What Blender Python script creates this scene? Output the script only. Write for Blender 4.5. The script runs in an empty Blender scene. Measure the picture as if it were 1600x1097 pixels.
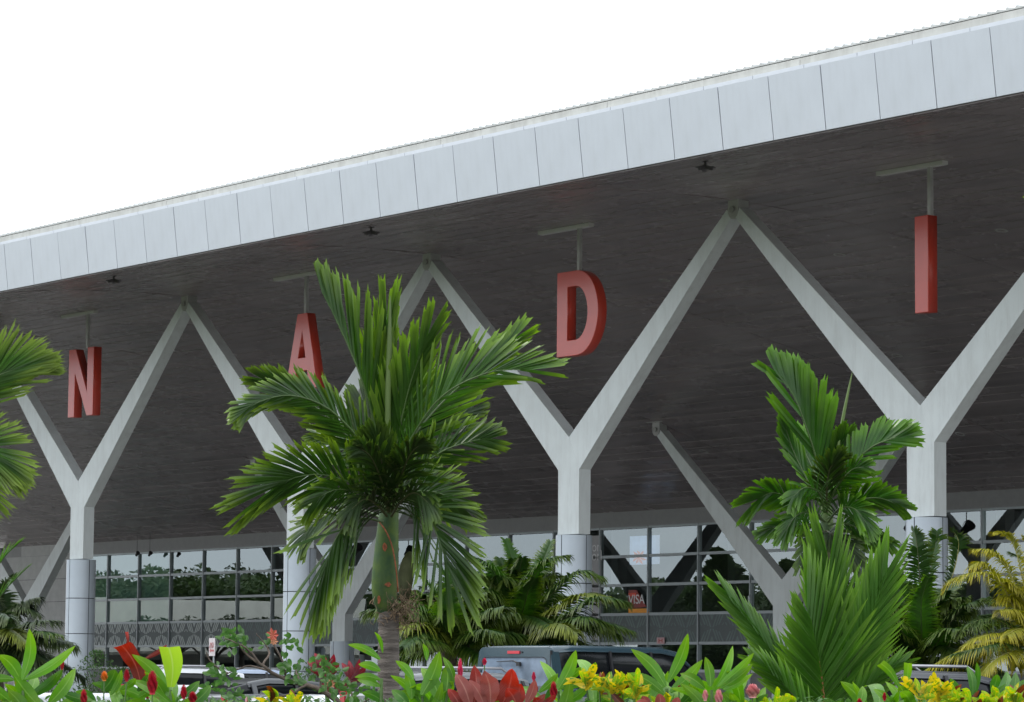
import bpy, math, random
from mathutils import Vector, Matrix
R = math.radians
rnd = random.Random(7)
sc = bpy.context.scene
COL = sc.collection

# ------------------------------------------------------------------ camera
EYE = Vector((0.0, 0.0, 1.3))
FW = Vector((-0.79930086, 0.59231129, 0.10141734)).normalized()
RT = Vector((0.5960437, 0.80290862, 0.00834579)).normalized()
UP = RT.cross(FW).normalized()
FPX = 5000.0
cd = bpy.data.cameras.new('camera')
cam = bpy.data.objects.new('camera', cd)
COL.objects.link(cam)
cd.sensor_width = 36.0
cd.lens = 36.0 * FPX / 1600.0
cd.clip_start = 0.5
cd.clip_end = 6000.0
cam.matrix_world = Matrix(((RT.x, UP.x, -FW.x, EYE.x), (RT.y, UP.y, -FW.y, EYE.y), (RT.z, UP.z, -FW.z, EYE.z), (0, 0, 0, 1)))
sc.camera = cam

# ------------------------------------------------------------------ light
SUN_EL, SUN_AZ = R(52), R(215)          # azimuth clockwise from +Y
sc.world = bpy.data.worlds.new('World')
sc.world.use_nodes = True
wn, wl = sc.world.node_tree.nodes, sc.world.node_tree.links
wn.clear()
w_out = wn.new('ShaderNodeOutputWorld')
w_bg = wn.new('ShaderNodeBackground')
w_bg.inputs[1].default_value = 0.1
sky = wn.new('ShaderNodeTexSky')
sky.sky_type = 'NISHITA'
sky.sun_disc = False
sky.sun_elevation = SUN_EL
sky.sun_rotation = SUN_AZ
tc = wn.new('ShaderNodeTexCoord')
mp = wn.new('ShaderNodeMapping')
mp.inputs['Scale'].default_value = (1.0, 1.0, 3.2)
nz = wn.new('ShaderNodeTexNoise')
nz.inputs['Scale'].default_value = 3.4
nz.inputs['Detail'].default_value = 7.0
nz.inputs['Roughness'].default_value = 0.55
cr = wn.new('ShaderNodeValToRGB')
cr.color_ramp.elements[0].position = 0.36
cr.color_ramp.elements[0].color = (9.0, 9.8, 10.8, 1)
cr.color_ramp.elements[1].position = 0.60
cr.color_ramp.elements[1].color = (13.5, 14.0, 14.6, 1)
mx = wn.new('ShaderNodeMixRGB')
mx.inputs[0].default_value = 0.9
wl.new(tc.outputs['Generated'], mp.inputs[0])
wl.new(mp.outputs[0], nz.inputs['Vector'])
wl.new(nz.outputs[0], cr.inputs[0])
wl.new(sky.outputs[0], mx.inputs[1])
wl.new(cr.outputs[0], mx.inputs[2])
wl.new(mx.outputs[0], w_bg.inputs[0])
wl.new(w_bg.outputs[0], w_out.inputs[0])
sd = bpy.data.lights.new('sun', 'SUN')
sd.energy = 1.2
sd.angle = R(14)
sd.color = (1.0, 0.96, 0.9)
sun = bpy.data.objects.new('sun', sd)
COL.objects.link(sun)
sdir = Vector((math.sin(SUN_AZ) * math.cos(SUN_EL), math.cos(SUN_AZ) * math.cos(SUN_EL), math.sin(SUN_EL)))
sun.rotation_euler = sdir.to_track_quat('Z', 'Y').to_euler()
sun.location = (0, 0, 60)
sc.view_settings.view_transform = 'Standard'
sc.view_settings.look = 'None'
sc.view_settings.gamma = 1.0
sc.view_settings.use_curve_mapping = False
sc.view_settings.exposure = 0.7

# ------------------------------------------------------------------ helpers
def ray(px, py):
    return FW + RT * ((px - 800.0) / FPX) + UP * ((548.5 - py) / FPX)
def at(px, py, depth):
    return EYE + ray(px, py) * depth
def hit(px, py, axis, val):
    d = ray(px, py)
    return EYE + d * ((val - EYE[axis]) / d[axis])

class MB:
    def __init__(s):
        s.v, s.f, s.m, s.uv = [], [], [], []
    def face(s, pts, uvs=None, m=0):
        i = len(s.v)
        s.v += [tuple(p) for p in pts]
        s.f.append(tuple(range(i, i + len(pts))))
        s.m.append(m)
        s.uv += list(uvs) if uvs else [(0.0, 0.0)] * len(pts)
    def grid(s, rows, uvs=None, m=0, closed=False):
        i0 = len(s.v)
        n = len(rows[0])
        for r in rows: s.v += [tuple(p) for p in r]
        for a in range(len(rows) - 1):
            for b in range(n if closed else n - 1):
                c = (b + 1) % n
                s.f.append((i0 + a * n + b, i0 + a * n + c, i0 + (a + 1) * n + c, i0 + (a + 1) * n + b))
                s.m.append(m)
                if uvs:
                    s.uv += [uvs[a][b], uvs[a][c], uvs[a + 1][c], uvs[a + 1][b]]
                else:
                    s.uv += [(a / (len(rows) - 1), b / n), (a / (len(rows) - 1), (b + 1) / n), ((a + 1) / (len(rows) - 1), (b + 1) / n), ((a + 1) / (len(rows) - 1), b / n)]
    def cap(s, ring, m=0, flip=False):
        s.face(list(reversed(ring)) if flip else ring, None, m)
    def box(s, x0, x1, y0, y1, z0, z1, m=0, M=None, b=0.0):
        P = [Vector((x, y, z)) for z in (z0, z1) for (x, y) in ((x0, y0), (x1, y0), (x1, y1), (x0, y1))]
        if M is not None: P = [M @ p for p in P]
        i = len(s.v)
        s.v += [tuple(p) for p in P]
        for q in ((0, 3, 2, 1), (4, 5, 6, 7), (0, 1, 5, 4), (1, 2, 6, 5), (2, 3, 7, 6), (3, 0, 4, 7)):
            s.f.append(tuple(i + k for k in q)); s.m.append(m); s.uv += [(0, 0), (1, 0), (1, 1), (0, 1)]
    def tube(s, pts, rad, n=8, m=0, caps=True):
        pts = [Vector(p) for p in pts]
        if not hasattr(rad, '__len__'): rad = [rad] * len(pts)
        rows = []
        ref = None
        for k, p in enumerate(pts):
            t = (pts[min(k + 1, len(pts) - 1)] - pts[max(k - 1, 0)])
            if t.length < 1e-9: t = Vector((0, 0, 1))
            t.normalize()
            if ref is None: ref = t.orthogonal().normalized()
            a = (ref - t * ref.dot(t))
            a = a.normalized() if a.length > 1e-6 else t.orthogonal().normalized()
            ref = a
            b = t.cross(a)
            rows.append([p + (a * math.cos(2 * math.pi * j / n) + b * math.sin(2 * math.pi * j / n)) * rad[k] for j in range(n)])
        s.grid(rows, None, m, closed=True)
        if caps:
            s.cap(rows[0], m, True); s.cap(rows[-1], m)
    def lathe(s, prof, c=(0, 0), n=24, m=0, a0=0.0, a1=2 * math.pi):
        full = abs(a1 - a0 - 2 * math.pi) < 1e-6
        k = n if full else n + 1
        rows = [[Vector((c[0] + r * math.cos(a0 + (a1 - a0) * j / n), c[1] + r * math.sin(a0 + (a1 - a0) * j / n), z)) for j in range(k)] for (r, z) in prof]
        s.grid(rows, None, m, closed=full)
    def prism(s, poly, y0, y1, m=0, M=None):
        a = [Vector((x, y0, z)) for x, z in poly]
        b = [Vector((x, y1, z)) for x, z in poly]
        if M is not None: a = [M @ p for p in a]; b = [M @ p for p in b]
        s.face(a, None, m); s.face(list(reversed(b)), None, m)
        n = len(poly)
        for k in range(n):
            s.face([a[k], b[k], b[(k + 1) % n], a[(k + 1) % n]], None, m)
    def mesh(s, name, mats, smooth=False):
        me = bpy.data.meshes.new(name)
        me.from_pydata(s.v, [], s.f)
        for mt in (mats if isinstance(mats, (list, tuple)) else [mats]): me.materials.append(mt)
        me.polygons.foreach_set('material_index', s.m)
        ul = me.uv_layers.new(name='UVMap')
        flat = []
        for u in s.uv: flat += [float(u[0]), float(u[1])]
        ul.data.foreach_set('uv', flat)
        if smooth: me.polygons.foreach_set('use_smooth', [True] * len(s.f))
        me.update()
        return me
    def build(s, name, mats, parent=None, smooth=False, **kw):
        return add(name, s.mesh(name, mats, smooth), parent, **kw)

def add(name, me, parent=None, loc=None, rot=None, label=None, cat=None, group=None, kind=None):
    o = bpy.data.objects.new(name, me)
    COL.objects.link(o)
    if parent is not None: o.parent = parent
    if loc is not None: o.location = loc
    if rot is not None: o.rotation_euler = rot
    if label: o['label'] = label
    if cat: o['category'] = cat
    if group: o['group'] = group
    if kind: o['kind'] = kind
    return o
def thing(name, label, cat, loc=(0, 0, 0), rz=0.0, group=None):
    return add(name, None, None, loc, (0, 0, rz), label, cat, group)
def kids(o):
    return [c for c in bpy.data.objects if c.parent == o]
def copy_thing(o, tree, loc=None, rz=None, label=None):
    # tree: {object: [children]} snapshot
    def rec(src, par):
        c = src.copy(); COL.objects.link(c); c.parent = par
        for ch in tree.get(src.name, []): rec(ch, c)
        return c
    c = rec(o, None)
    if loc is not None: c.location = loc
    if rz is not None: c.rotation_euler = (0, 0, rz)
    if label: c['label'] = label
    return c
def tree_of(o):
    t = {}
    for x in bpy.data.objects:
        if x.parent is not None: t.setdefault(x.parent.name, []).append(x)
    return t

# ------------------------------------------------------------------ materials
def mat(name, col, rough=0.5, metal=0.0, var=0.0, vs=3.0, bump=0.0, bs=20.0, spec=None, coat=0.0, streak=None, col2=None, trans=0.0, dirt=0.0, obj=True):
    m = bpy.data.materials.new(name); m.use_nodes = True
    N, L = m.node_tree.nodes, m.node_tree.links
    p = N['Principled BSDF']
    p.inputs['Roughness'].default_value = rough
    p.inputs['Metallic'].default_value = metal
    if spec is not None: p.inputs['Specular IOR Level'].default_value = spec
    if coat: p.inputs['Coat Weight'].default_value = coat; p.inputs['Coat Roughness'].default_value = 0.15
    t = N.new('ShaderNodeTexCoord')
    src = t.outputs['Object']
    if streak:
        mpn = N.new('ShaderNodeMapping'); mpn.inputs['Scale'].default_value = streak
        L.new(src, mpn.inputs[0]); src = mpn.outputs[0]
    n1 = N.new('ShaderNodeTexNoise'); n1.inputs['Scale'].default_value = vs; n1.inputs['Detail'].default_value = 6.0
    L.new(src, n1.inputs['Vector'])
    c2 = col2 if col2 else tuple(min(1.0, c * (1 - var)) for c in col)
    c1 = col if col2 else tuple(min(1.0, c * (1 + var)) for c in col)
    rp = N.new('ShaderNodeValToRGB')
    rp.color_ramp.elements[0].position = 0.35; rp.color_ramp.elements[1].position = 0.65
    rp.color_ramp.elements[0].color = (*c2, 1); rp.color_ramp.elements[1].color = (*c1, 1)
    L.new(n1.outputs[0], rp.inputs[0])
    out = rp.outputs[0]
    if dirt:
        n2 = N.new('ShaderNodeTexNoise'); n2.inputs['Scale'].default_value = 1.1; n2.inputs['Detail'].default_value = 9.0; n2.inputs['Roughness'].default_value = 0.7
        md = N.new('ShaderNodeMapping'); md.inputs['Scale'].default_value = (3, 3, 0.6)
        L.new(t.outputs['Object'], md.inputs[0]); L.new(md.outputs[0], n2.inputs['Vector'])
        r2 = N.new('ShaderNodeValToRGB'); r2.color_ramp.elements[0].position = 0.45; r2.color_ramp.elements[1].position = 0.8
        r2.color_ramp.elements[0].color = (0, 0, 0, 1); r2.color_ramp.elements[1].color = (dirt, dirt, dirt, 1)
        L.new(n2.outputs[0], r2.inputs[0])
        mm = N.new('ShaderNodeMixRGB'); mm.inputs[2].default_value = (0.16, 0.145, 0.12, 1)
        L.new(r2.outputs[0], mm.inputs[0]); L.new(out, mm.inputs[1]); out = mm.outputs[0]
    L.new(out, p.inputs['Base Color'])
    if bump:
        n3 = N.new('ShaderNodeTexNoise'); n3.inputs['Scale'].default_value = bs; n3.inputs['Detail'].default_value = 5.0
        L.new(src, n3.inputs['Vector'])
        b = N.new('ShaderNodeBump'); b.inputs['Strength'].default_value = bump; b.inputs['Distance'].default_value = 0.02
        L.new(n3.outputs[0], b.inputs['Height']); L.new(b.outputs[0], p.inputs['Normal'])
    return m

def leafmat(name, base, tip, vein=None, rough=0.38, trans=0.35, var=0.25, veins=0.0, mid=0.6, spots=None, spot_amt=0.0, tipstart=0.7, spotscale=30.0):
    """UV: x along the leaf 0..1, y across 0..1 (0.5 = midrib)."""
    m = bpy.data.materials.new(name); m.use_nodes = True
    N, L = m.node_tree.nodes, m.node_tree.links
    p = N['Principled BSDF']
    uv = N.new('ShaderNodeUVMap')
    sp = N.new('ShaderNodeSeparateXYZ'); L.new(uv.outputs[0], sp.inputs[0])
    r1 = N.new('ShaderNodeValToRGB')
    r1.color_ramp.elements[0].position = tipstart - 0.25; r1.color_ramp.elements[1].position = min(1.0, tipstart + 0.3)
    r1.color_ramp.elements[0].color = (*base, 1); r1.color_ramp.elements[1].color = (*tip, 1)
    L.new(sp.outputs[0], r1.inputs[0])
    tco = N.new('ShaderNodeTexCoord')
    n1 = N.new('ShaderNodeTexNoise'); n1.inputs['Scale'].default_value = 5.0; n1.inputs['Detail'].default_value = 5.0
    L.new(tco.outputs['Object'], n1.inputs['Vector'])
    ma = N.new('ShaderNodeMath'); ma.operation = 'MULTIPLY_ADD'; ma.inputs[1].default_value = var * 2.6; ma.inputs[2].default_value = 1.0 - var * 1.3
    L.new(n1.outputs[0], ma.inputs[0])
    oi = N.new('ShaderNodeObjectInfo')
    mo = N.new('ShaderNodeMath'); mo.operation = 'MULTIPLY_ADD'; mo.inputs[1].default_value = var; mo.inputs[2].default_value = 1.0 - var * 0.5
    L.new(oi.outputs['Random'], mo.inputs[0])
    mu = N.new('ShaderNodeMath'); mu.operation = 'MULTIPLY'; L.new(ma.outputs[0], mu.inputs[0]); L.new(mo.outputs[0], mu.inputs[1])
    hs = N.new('ShaderNodeHueSaturation'); L.new(r1.outputs[0], hs.inputs['Color']); L.new(mu.outputs[0], hs.inputs['Value'])
    out = hs.outputs[0]
    if spots:
        ns = N.new('ShaderNodeTexNoise'); ns.inputs['Scale'].default_value = spotscale; ns.inputs['Detail'].default_value = 3.0
        L.new(tco.outputs['Object'], ns.inputs['Vector'])
        rs = N.new('ShaderNodeValToRGB'); rs.color_ramp.elements[0].position = 0.62 - 0.25 * spot_amt; rs.color_ramp.elements[1].position = 0.66 - 0.25 * spot_amt
        rs.color_ramp.elements[0].color = (0, 0, 0, 1); rs.color_ramp.elements[1].color = (1, 1, 1, 1)
        L.new(ns.outputs[0], rs.inputs[0])
        ms = N.new('ShaderNodeMixRGB'); ms.inputs[2].default_value = (*spots, 1)
        L.new(rs.outputs[0], ms.inputs[0]); L.new(out, ms.inputs[1]); out = ms.outputs[0]
    # midrib
    d = N.new('ShaderNodeMath'); d.operation = 'SUBTRACT'; d.inputs[1].default_value = 0.5; L.new(sp.outputs[1], d.inputs[0])
    a = N.new('ShaderNodeMath'); a.operation = 'ABSOLUTE'; L.new(d.outputs[0], a.inputs[0])
    if vein and mid > 0:
        rv = N.new('ShaderNodeValToRGB'); rv.color_ramp.elements[0].position = 0.02; rv.color_ramp.elements[1].position = 0.06
        rv.color_ramp.elements[0].color = (mid, mid, mid, 1); rv.color_ramp.elements[1].color = (0, 0, 0, 1)
        L.new(a.outputs[0], rv.inputs[0])
        mv = N.new('ShaderNodeMixRGB'); mv.inputs[2].default_value = (*vein, 1)
        L.new(rv.outputs[0], mv.inputs[0]); L.new(out, mv.inputs[1]); out = mv.outputs[0]
    L.new(out, p.inputs['Base Color'])
    p.inputs['Roughness'].default_value = rough + .08
    p.inputs['Specular IOR Level'].default_value = 0.38
    if veins:
        k = N.new('ShaderNodeMath'); k.operation = 'MULTIPLY_ADD'; k.inputs[1].default_value = 0.35; L.new(a.outputs[0], k.inputs[0]); 
        xs = N.new('ShaderNodeMath'); xs.operation = 'MULTIPLY'; xs.inputs[1].default_value = 1.0; L.new(sp.outputs[0], xs.inputs[0])
        neg = N.new('ShaderNodeMath'); neg.operation = 'SUBTRACT'; L.new(xs.outputs[0], neg.inputs[0]); L.new(k.outputs[0], neg.inputs[1]); k.inputs[2].default_value = 0.0
        fq = N.new('ShaderNodeMath'); fq.operation = 'MULTIPLY'; fq.inputs[1].default_value = 150.0; L.new(neg.outputs[0], fq.inputs[0])
        sn = N.new('ShaderNodeMath'); sn.operation = 'SINE'; L.new(fq.outputs[0], sn.inputs[0])
        b = N.new('ShaderNodeBump'); b.inputs['Strength'].default_value = veins; b.inputs['Distance'].default_value = 0.004
        L.new(sn.outputs[0], b.inputs['Height']); L.new(b.outputs[0], p.inputs['Normal'])
    tr = N.new('ShaderNodeBsdfTranslucent')
    hb = N.new('ShaderNodeHueSaturation'); hb.inputs['Saturation'].default_value = 1.15; hb.inputs['Value'].default_value = 1.7; L.new(out, hb.inputs['Color'])
    L.new(hb.outputs[0], tr.inputs['Color'])
    mxs = N.new('ShaderNodeMixShader'); mxs.inputs[0].default_value = trans
    L.new(p.outputs[0], mxs.inputs[1]); L.new(tr.outputs[0], mxs.inputs[2])
    L.new(mxs.outputs[0], N['Material Output'].inputs[0])
    return m
# ------------------------------------------------------------------ building materials
M_fascia = mat('fascia_aluminium', (0.47, 0.50, 0.54), 0.38, 0.25, var=0.03, vs=0.8, dirt=0.12)
M_trim = mat('trim_aluminium', (0.50, 0.53, 0.57), 0.4, 0.1, var=0.03)
M_gutter = mat('gutter_cream_paint', (0.44, 0.445, 0.425), 0.55, 0.0, var=0.08, vs=2.0, dirt=0.45)
M_roof = mat('roof_sheet_steel', (0.42, 0.43, 0.42), 0.5, 0.1, var=0.1)
M_white = mat('off_white_paint', (0.64, 0.68, 0.67), 0.45, 0.0, var=0.04, vs=1.2, dirt=0.3)
M_clad = mat('column_cladding', (0.475, 0.53, 0.58), 0.32, 0.12, var=0.02)
M_joint = mat('dark_joint', (0.03, 0.03, 0.04), 0.7)
M_red = mat('red_letter_paint', (0.56, 0.050, 0.026), 0.33, 0.0, var=0.04, vs=2.0, coat=0.5)
M_steel = mat('grey_steel_paint', (0.42, 0.42, 0.405), 0.5, 0.0, var=0.06)
M_frame = mat('window_frame_aluminium', (0.33, 0.36, 0.37), 0.4, 0.3, var=0.04)
M_sill = mat('sill_white', (0.55, 0.58, 0.6), 0.5)
M_bulk = mat('bulkhead_panel', (0.26, 0.26, 0.255), 0.6, var=0.05)
M_wall = mat('pale_stone_panel', (0.40, 0.40, 0.385), 0.55, var=0.07, vs=2.5, bump=0.1, bs=40, dirt=0.1)
M_conc = mat('wall_base_concrete', (0.2, 0.2, 0.2), 0.8, var=0.15)
M_room = mat('interior_paint', (0.13, 0.13, 0.13), 0.8, var=0.1)
M_roomfl = mat('interior_floor', (0.14, 0.14, 0.15), 0.3, var=0.1)
M_black = mat('black_plastic', (0.018, 0.018, 0.02), 0.45)
M_film = mat('frosted_film', (0.115, 0.135, 0.135), 0.6, var=0.05)
M_lens = mat('lamp_lens', (0.6, 0.6, 0.6), 0.15, 0.8)

def soffit_mat():
    m = bpy.data.materials.new('soffit_lining'); m.use_nodes = True
    N, L = m.node_tree.nodes, m.node_tree.links
    p = N['Principled BSDF']
    p.inputs['Roughness'].default_value = 0.34
    p.inputs['Metallic'].default_value = 0.0
    p.inputs['Specular IOR Level'].default_value = 0.6
    t = N.new('ShaderNodeTexCoord')
    g = N.new('ShaderNodeNewGeometry')
    n0 = N.new('ShaderNodeTexNoise'); n0.inputs['Scale'].default_value = 0.35; n0.inputs['Detail'].default_value = 5.0
    L.new(g.outputs['Position'], n0.inputs['Vector'])
    r = N.new('ShaderNodeValToRGB'); r.color_ramp.elements[0].position = 0.3; r.color_ramp.elements[1].position = 0.7
    r.color_ramp.elements[0].color = (0.250, 0.213, 0.218, 1); r.color_ramp.elements[1].color = (0.325, 0.278, 0.280, 1)
    L.new(n0.outputs[0], r.inputs[0])
    oi = N.new('ShaderNodeObjectInfo')
    mo = N.new('ShaderNodeMath'); mo.operation = 'MULTIPLY_ADD'; mo.inputs[1].default_value = 0.16; mo.inputs[2].default_value = 0.92
    L.new(oi.outputs['Random'], mo.inputs[0])
    hs = N.new('ShaderNodeHueSaturation'); L.new(r.outputs[0], hs.inputs['Color']); L.new(mo.outputs[0], hs.inputs['Value'])
    L.new(hs.outputs[0], p.inputs['Base Color'])
    mpn = N.new('ShaderNodeMapping'); mpn.inputs['Scale'].default_value = (0.07, 1.7, 0.0)
    L.new(g.outputs['Position'], mpn.inputs[0])
    mpn.inputs['Scale'].default_value = (0.035, 0.30, 0.0)
    mpn.inputs['Rotation'].default_value = (0, 0, 0.02)
    n1 = N.new('ShaderNodeTexWave'); n1.wave_type = 'BANDS'; n1.bands_direction = 'Y'; n1.inputs['Scale'].default_value = 1.0
    n1.inputs['Distortion'].default_value = 5.0; n1.inputs['Detail'].default_value = 1.0; n1.inputs['Detail Scale'].default_value = 1.5
    L.new(mpn.outputs[0], n1.inputs['Vector'])
    b = N.new('ShaderNodeBump'); b.inputs['Strength'].default_value = 0.5; b.inputs['Distance'].default_value = 0.03
    L.new(n1.outputs[0], b.inputs['Height']); L.new(b.outputs[0], p.inputs['Normal'])
    n2 = N.new('ShaderNodeTexNoise'); n2.inputs['Scale'].default_value = 0.8; n2.inputs['Detail'].default_value = 6.0
    L.new(g.outputs['Position'], n2.inputs['Vector'])
    mr = N.new('ShaderNodeMath'); mr.operation = 'MULTIPLY_ADD'; mr.inputs[1].default_value = 0.20; mr.inputs[2].default_value = 0.16
    L.new(n2.outputs[0], mr.inputs[0]); L.new(mr.outputs[0], p.inputs['Roughness'])
    return m
M_soffit = soffit_mat()

def glass_mat(name, tint, refl):
    m = bpy.data.materials.new(name); m.use_nodes = True
    N, L = m.node_tree.nodes, m.node_tree.links
    N.remove(N['Principled BSDF'])
    tr = N.new('ShaderNodeBsdfTransparent'); tr.inputs[0].default_value = (*tint, 1)
    gl = N.new('ShaderNodeBsdfGlossy'); gl.inputs['Roughness'].default_value = 0.0; gl.inputs['Color'].default_value = (0.86, 0.95, 0.96, 1)
    g = N.new('ShaderNodeNewGeometry')
    n1 = N.new('ShaderNodeTexNoise'); n1.inputs['Scale'].default_value = 0.55; n1.inputs['Detail'].default_value = 1.0
    L.new(g.outputs['Position'], n1.inputs['Vector'])
    b = N.new('ShaderNodeBump'); b.inputs['Strength'].default_value = 0.07; b.inputs['Distance'].default_value = 0.02
    L.new(n1.outputs[0], b.inputs['Height']); L.new(b.outputs[0], gl.inputs['Normal'])
    fr = N.new('ShaderNodeFresnel'); fr.inputs['IOR'].default_value = 1.5
    ma = N.new('ShaderNodeMath'); ma.operation = 'MULTIPLY_ADD'; ma.inputs[1].default_value = 1.6; ma.inputs[2].default_value = refl
    L.new(fr.outputs[0], ma.inputs[0])
    x = N.new('ShaderNodeMixShader')
    L.new(ma.outputs[0], x.inputs[0]); L.new(tr.outputs[0], x.inputs[1]); L.new(gl.outputs[0], x.inputs[2])
    L.new(x.outputs[0], N['Material Output'].inputs[0])
    return m
M_glass = glass_mat('reflective_glazing', (0.55, 0.61, 0.59), 0.12)

# ------------------------------------------------------------------ setting: ground
L_ = 13.5
U0 = -94.87241108
V1 = 52.218
V2 = 71.7
V3 = 80.0
VF = 45.5
def U(t): return U0 + t * L_

M_asph = mat('asphalt', (0.05, 0.05, 0.052), 0.85, var=0.2, vs=0.6, bump=0.4, bs=60)
M_paving = mat('forecourt_paving', (0.37, 0.36, 0.34), 0.8, var=0.12, vs=0.7, bump=0.2, bs=30)
M_kerb = mat('kerb_concrete', (0.38, 0.37, 0.35), 0.85, var=0.15, vs=3.0)
M_soil = mat('bed_soil', (0.06, 0.045, 0.03), 0.95, var=0.4, vs=3.0, bump=0.8, bs=12)
M_grass_ground = mat('lawn_ground', (0.06, 0.085, 0.03), 0.95, var=0.3, vs=1.0, bump=0.6, bs=15)
M_line = mat('road_marking_paint', (0.7, 0.7, 0.68), 0.7, var=0.1)
b = MB(); b.face([(-3000, -3000, 0), (3000, -3000, 0), (3000, 3000, 0), (-3000, 3000, 0)]); b.build('ground', M_grass_ground, kind='structure')
b = MB(); b.face([(-400, 27, .004), (200, 27, .004), (200, 48.0, .004), (-400, 48.0, .004)]); b.build('car_park', M_asph, kind='structure')
b = MB(); b.box(-300, 100, 48.0, 100.5, -0.2, 0.13); b.build('forecourt', M_paving, kind='structure')
b = MB(); b.box(-300, 100, 47.8, 47.998, -0.2, 0.14); b.build('kerb', M_kerb, kind='structure')
b = MB()
for k in range(26):
    u = -150 + k * 5.2
    b.face([(u, 40.5, .008), (u + .1, 40.5, .008), (u + .1, 45.8, .008), (u, 45.8, .008)])
b.build('parking_lines', M_line, kind='structure')
# planting beds: a raised soil strip seen from a step back, and one by the pillars
b = MB(); b.box(-46, 6, 4.5, 26.4, -0.2, 0.30); b.build('planting_bed_soil', M_soil, kind='structure')
b = MB(); b.box(-46.2, 6, 26.402, 26.6, -0.2, 0.36); b.build('planting_bed_kerb', M_kerb, kind='structure')
def island(x0, x1, y0, y1):
    b = MB(); b.box(x0 + .16, x1 - .16, y0 + .16, y1 - .16, -.2, .12); b.build('island_soil', M_soil, kind='structure')
    b = MB()
    b.box(x0, x1, y0, y0 + .15, -.2, .14); b.box(x0, x1, y1 - .15, y1, -.2, .14)
    b.box(x0, x0 + .15, y0 + .152, y1 - .152, -.2, .14); b.box(x1 - .15, x1, y0 + .152, y1 - .152, -.2, .14)
    b.build('island_kerb', M_kerb, kind='structure')
island(-54, -47.2, 34.8, 41.0); island(-43, -36.2, 36.9, 41.0)
b = MB(); b.box(-120, -30, 48.9, 51.4, 0.132, 0.28); b.build('pillar_bed_soil', M_soil, kind='structure')

# ------------------------------------------------------------------ terminal building
PROF = [(45.55, 12.94), (47.5, 13.20), (49.6, 13.33), (52.2, 13.37), (55.5, 13.20), (58.4, 12.92), (62.6, 12.28), (67.0, 11.42), (71.7, 10.36), (76.0, 9.10), (80.0, 7.93)]
def S(v):
    if v <= PROF[0][0]: return PROF[0][1]
    for k in range(len(PROF) - 1):
        if v <= PROF[k + 1][0]:
            a = PROF[max(k - 1, 0)]; p = PROF[k]; q = PROF[k + 1]; c = PROF[min(k + 2, len(PROF) - 1)]
            t = (v - p[0]) / (q[0] - p[0]); h = q[0] - p[0]
            m0 = (q[1] - a[1]) / (q[0] - a[0]); m1 = (c[1] - p[1]) / (c[0] - p[0])
            return (2*t**3 - 3*t*t + 1) * p[1] + (t**3 - 2*t*t + t) * h * m0 + (-2*t**3 + 3*t*t) * q[1] + (t**3 - t*t) * h * m1
    return PROF[-1][1]
def soffit_hit(px, py):
    d = ray(px, py); lo, hi = 50.0, 200.0
    a = VF / d.y; bb = 80.0 / d.y
    for _ in range(50):
        c = (a + bb) / 2; P = EYE + d * c
        if P.z < S(P.y): a = c
        else: bb = c
    return EYE + d * a

term = thing('terminal_building', 'long airport terminal with a sweeping dark soffit, silver fascia and a gridded glass wall', 'terminal', (U(-2), V3, 0))
def tp(name, b, m, smooth=False, **kw):
    o = b.build(name, m, None, smooth, **kw)
    o.parent = term; o.matrix_parent_inverse = Matrix.Translation(-Vector(term.location))
    return o
UL, UR = U(-5.5), U(5.5)
# soffit: lining panels, one per half bay and 2.3 m of depth, 25 mm joints
vs_ = [45.58 + (80.0 - 45.58) * k / 15 for k in range(16)]
seams = [U(-5.5 + 1.0 * k) for k in range(11)]
for j in range(15):
    a_, c_ = vs_[j], vs_[j + 1]
    me = None
    for k in range(len(seams) - 1):
        if me is None:
            b = MB()
            g = 0.012
            vv = []          # four boards per panel with a recessed joint between them
            va_, vb_ = a_ + .004, c_ - .004
            for i in range(4):
                p0, p1 = va_ + (vb_ - va_) * i / 4, va_ + (vb_ - va_) * (i + 1) / 4
                vv += [(p0 + (.022 if i else 0), 0), ((p0 + p1) / 2, -.004), (p1 - (.022 if i < 3 else 0), 0)]
                if i < 3: vv += [(p1 - .016, .03), (p1 + .016, .03)]
            rows = [[Vector((x, v - V3, S(v) + dz)) for x in (L_ - g, L_ * .5, g)] for v, dz in vv]
            b.grid(rows)
            v0, v1 = a_ + .004, c_ - .004
            b.face([(g, v0 - V3, S(v0)), (L_ - g, v0 - V3, S(v0)), (L_ - g, v0 - V3, S(v0) + .05), (g, v0 - V3, S(v0) + .05)])
            b.face([(g, v1 - V3, S(v1)), (g, v1 - V3, S(v1) + .05), (L_ - g, v1 - V3, S(v1) + .05), (L_ - g, v1 - V3, S(v1))])
            for x in (g, L_ - g):
                b.face([(x, v0 - V3, S(v0)), (x, v1 - V3, S(v1)), (x, v1 - V3, S(v1) + .05), (x, v0 - V3, S(v0) + .05)])
            me = b.mesh('soffit_panel', M_soffit, smooth=False)
            for i_, p_ in enumerate(me.polygons): p_.use_smooth = False
        add('soffit_panel', me, term, (seams[k] - term.location.x, 0, 0))
b = MB()   # dark backing above the lining
for k in range(30):
    va, vb = 45.6 + 34.4 * k / 30, 45.6 + 34.4 * (k + 1) / 30
    b.face([(UL, va, S(va) + .06), (UL, vb, S(vb) + .06), (UR, vb, S(vb) + .06), (UR, va, S(va) + .06)])
tp('soffit_backing', b, M_joint)
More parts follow.
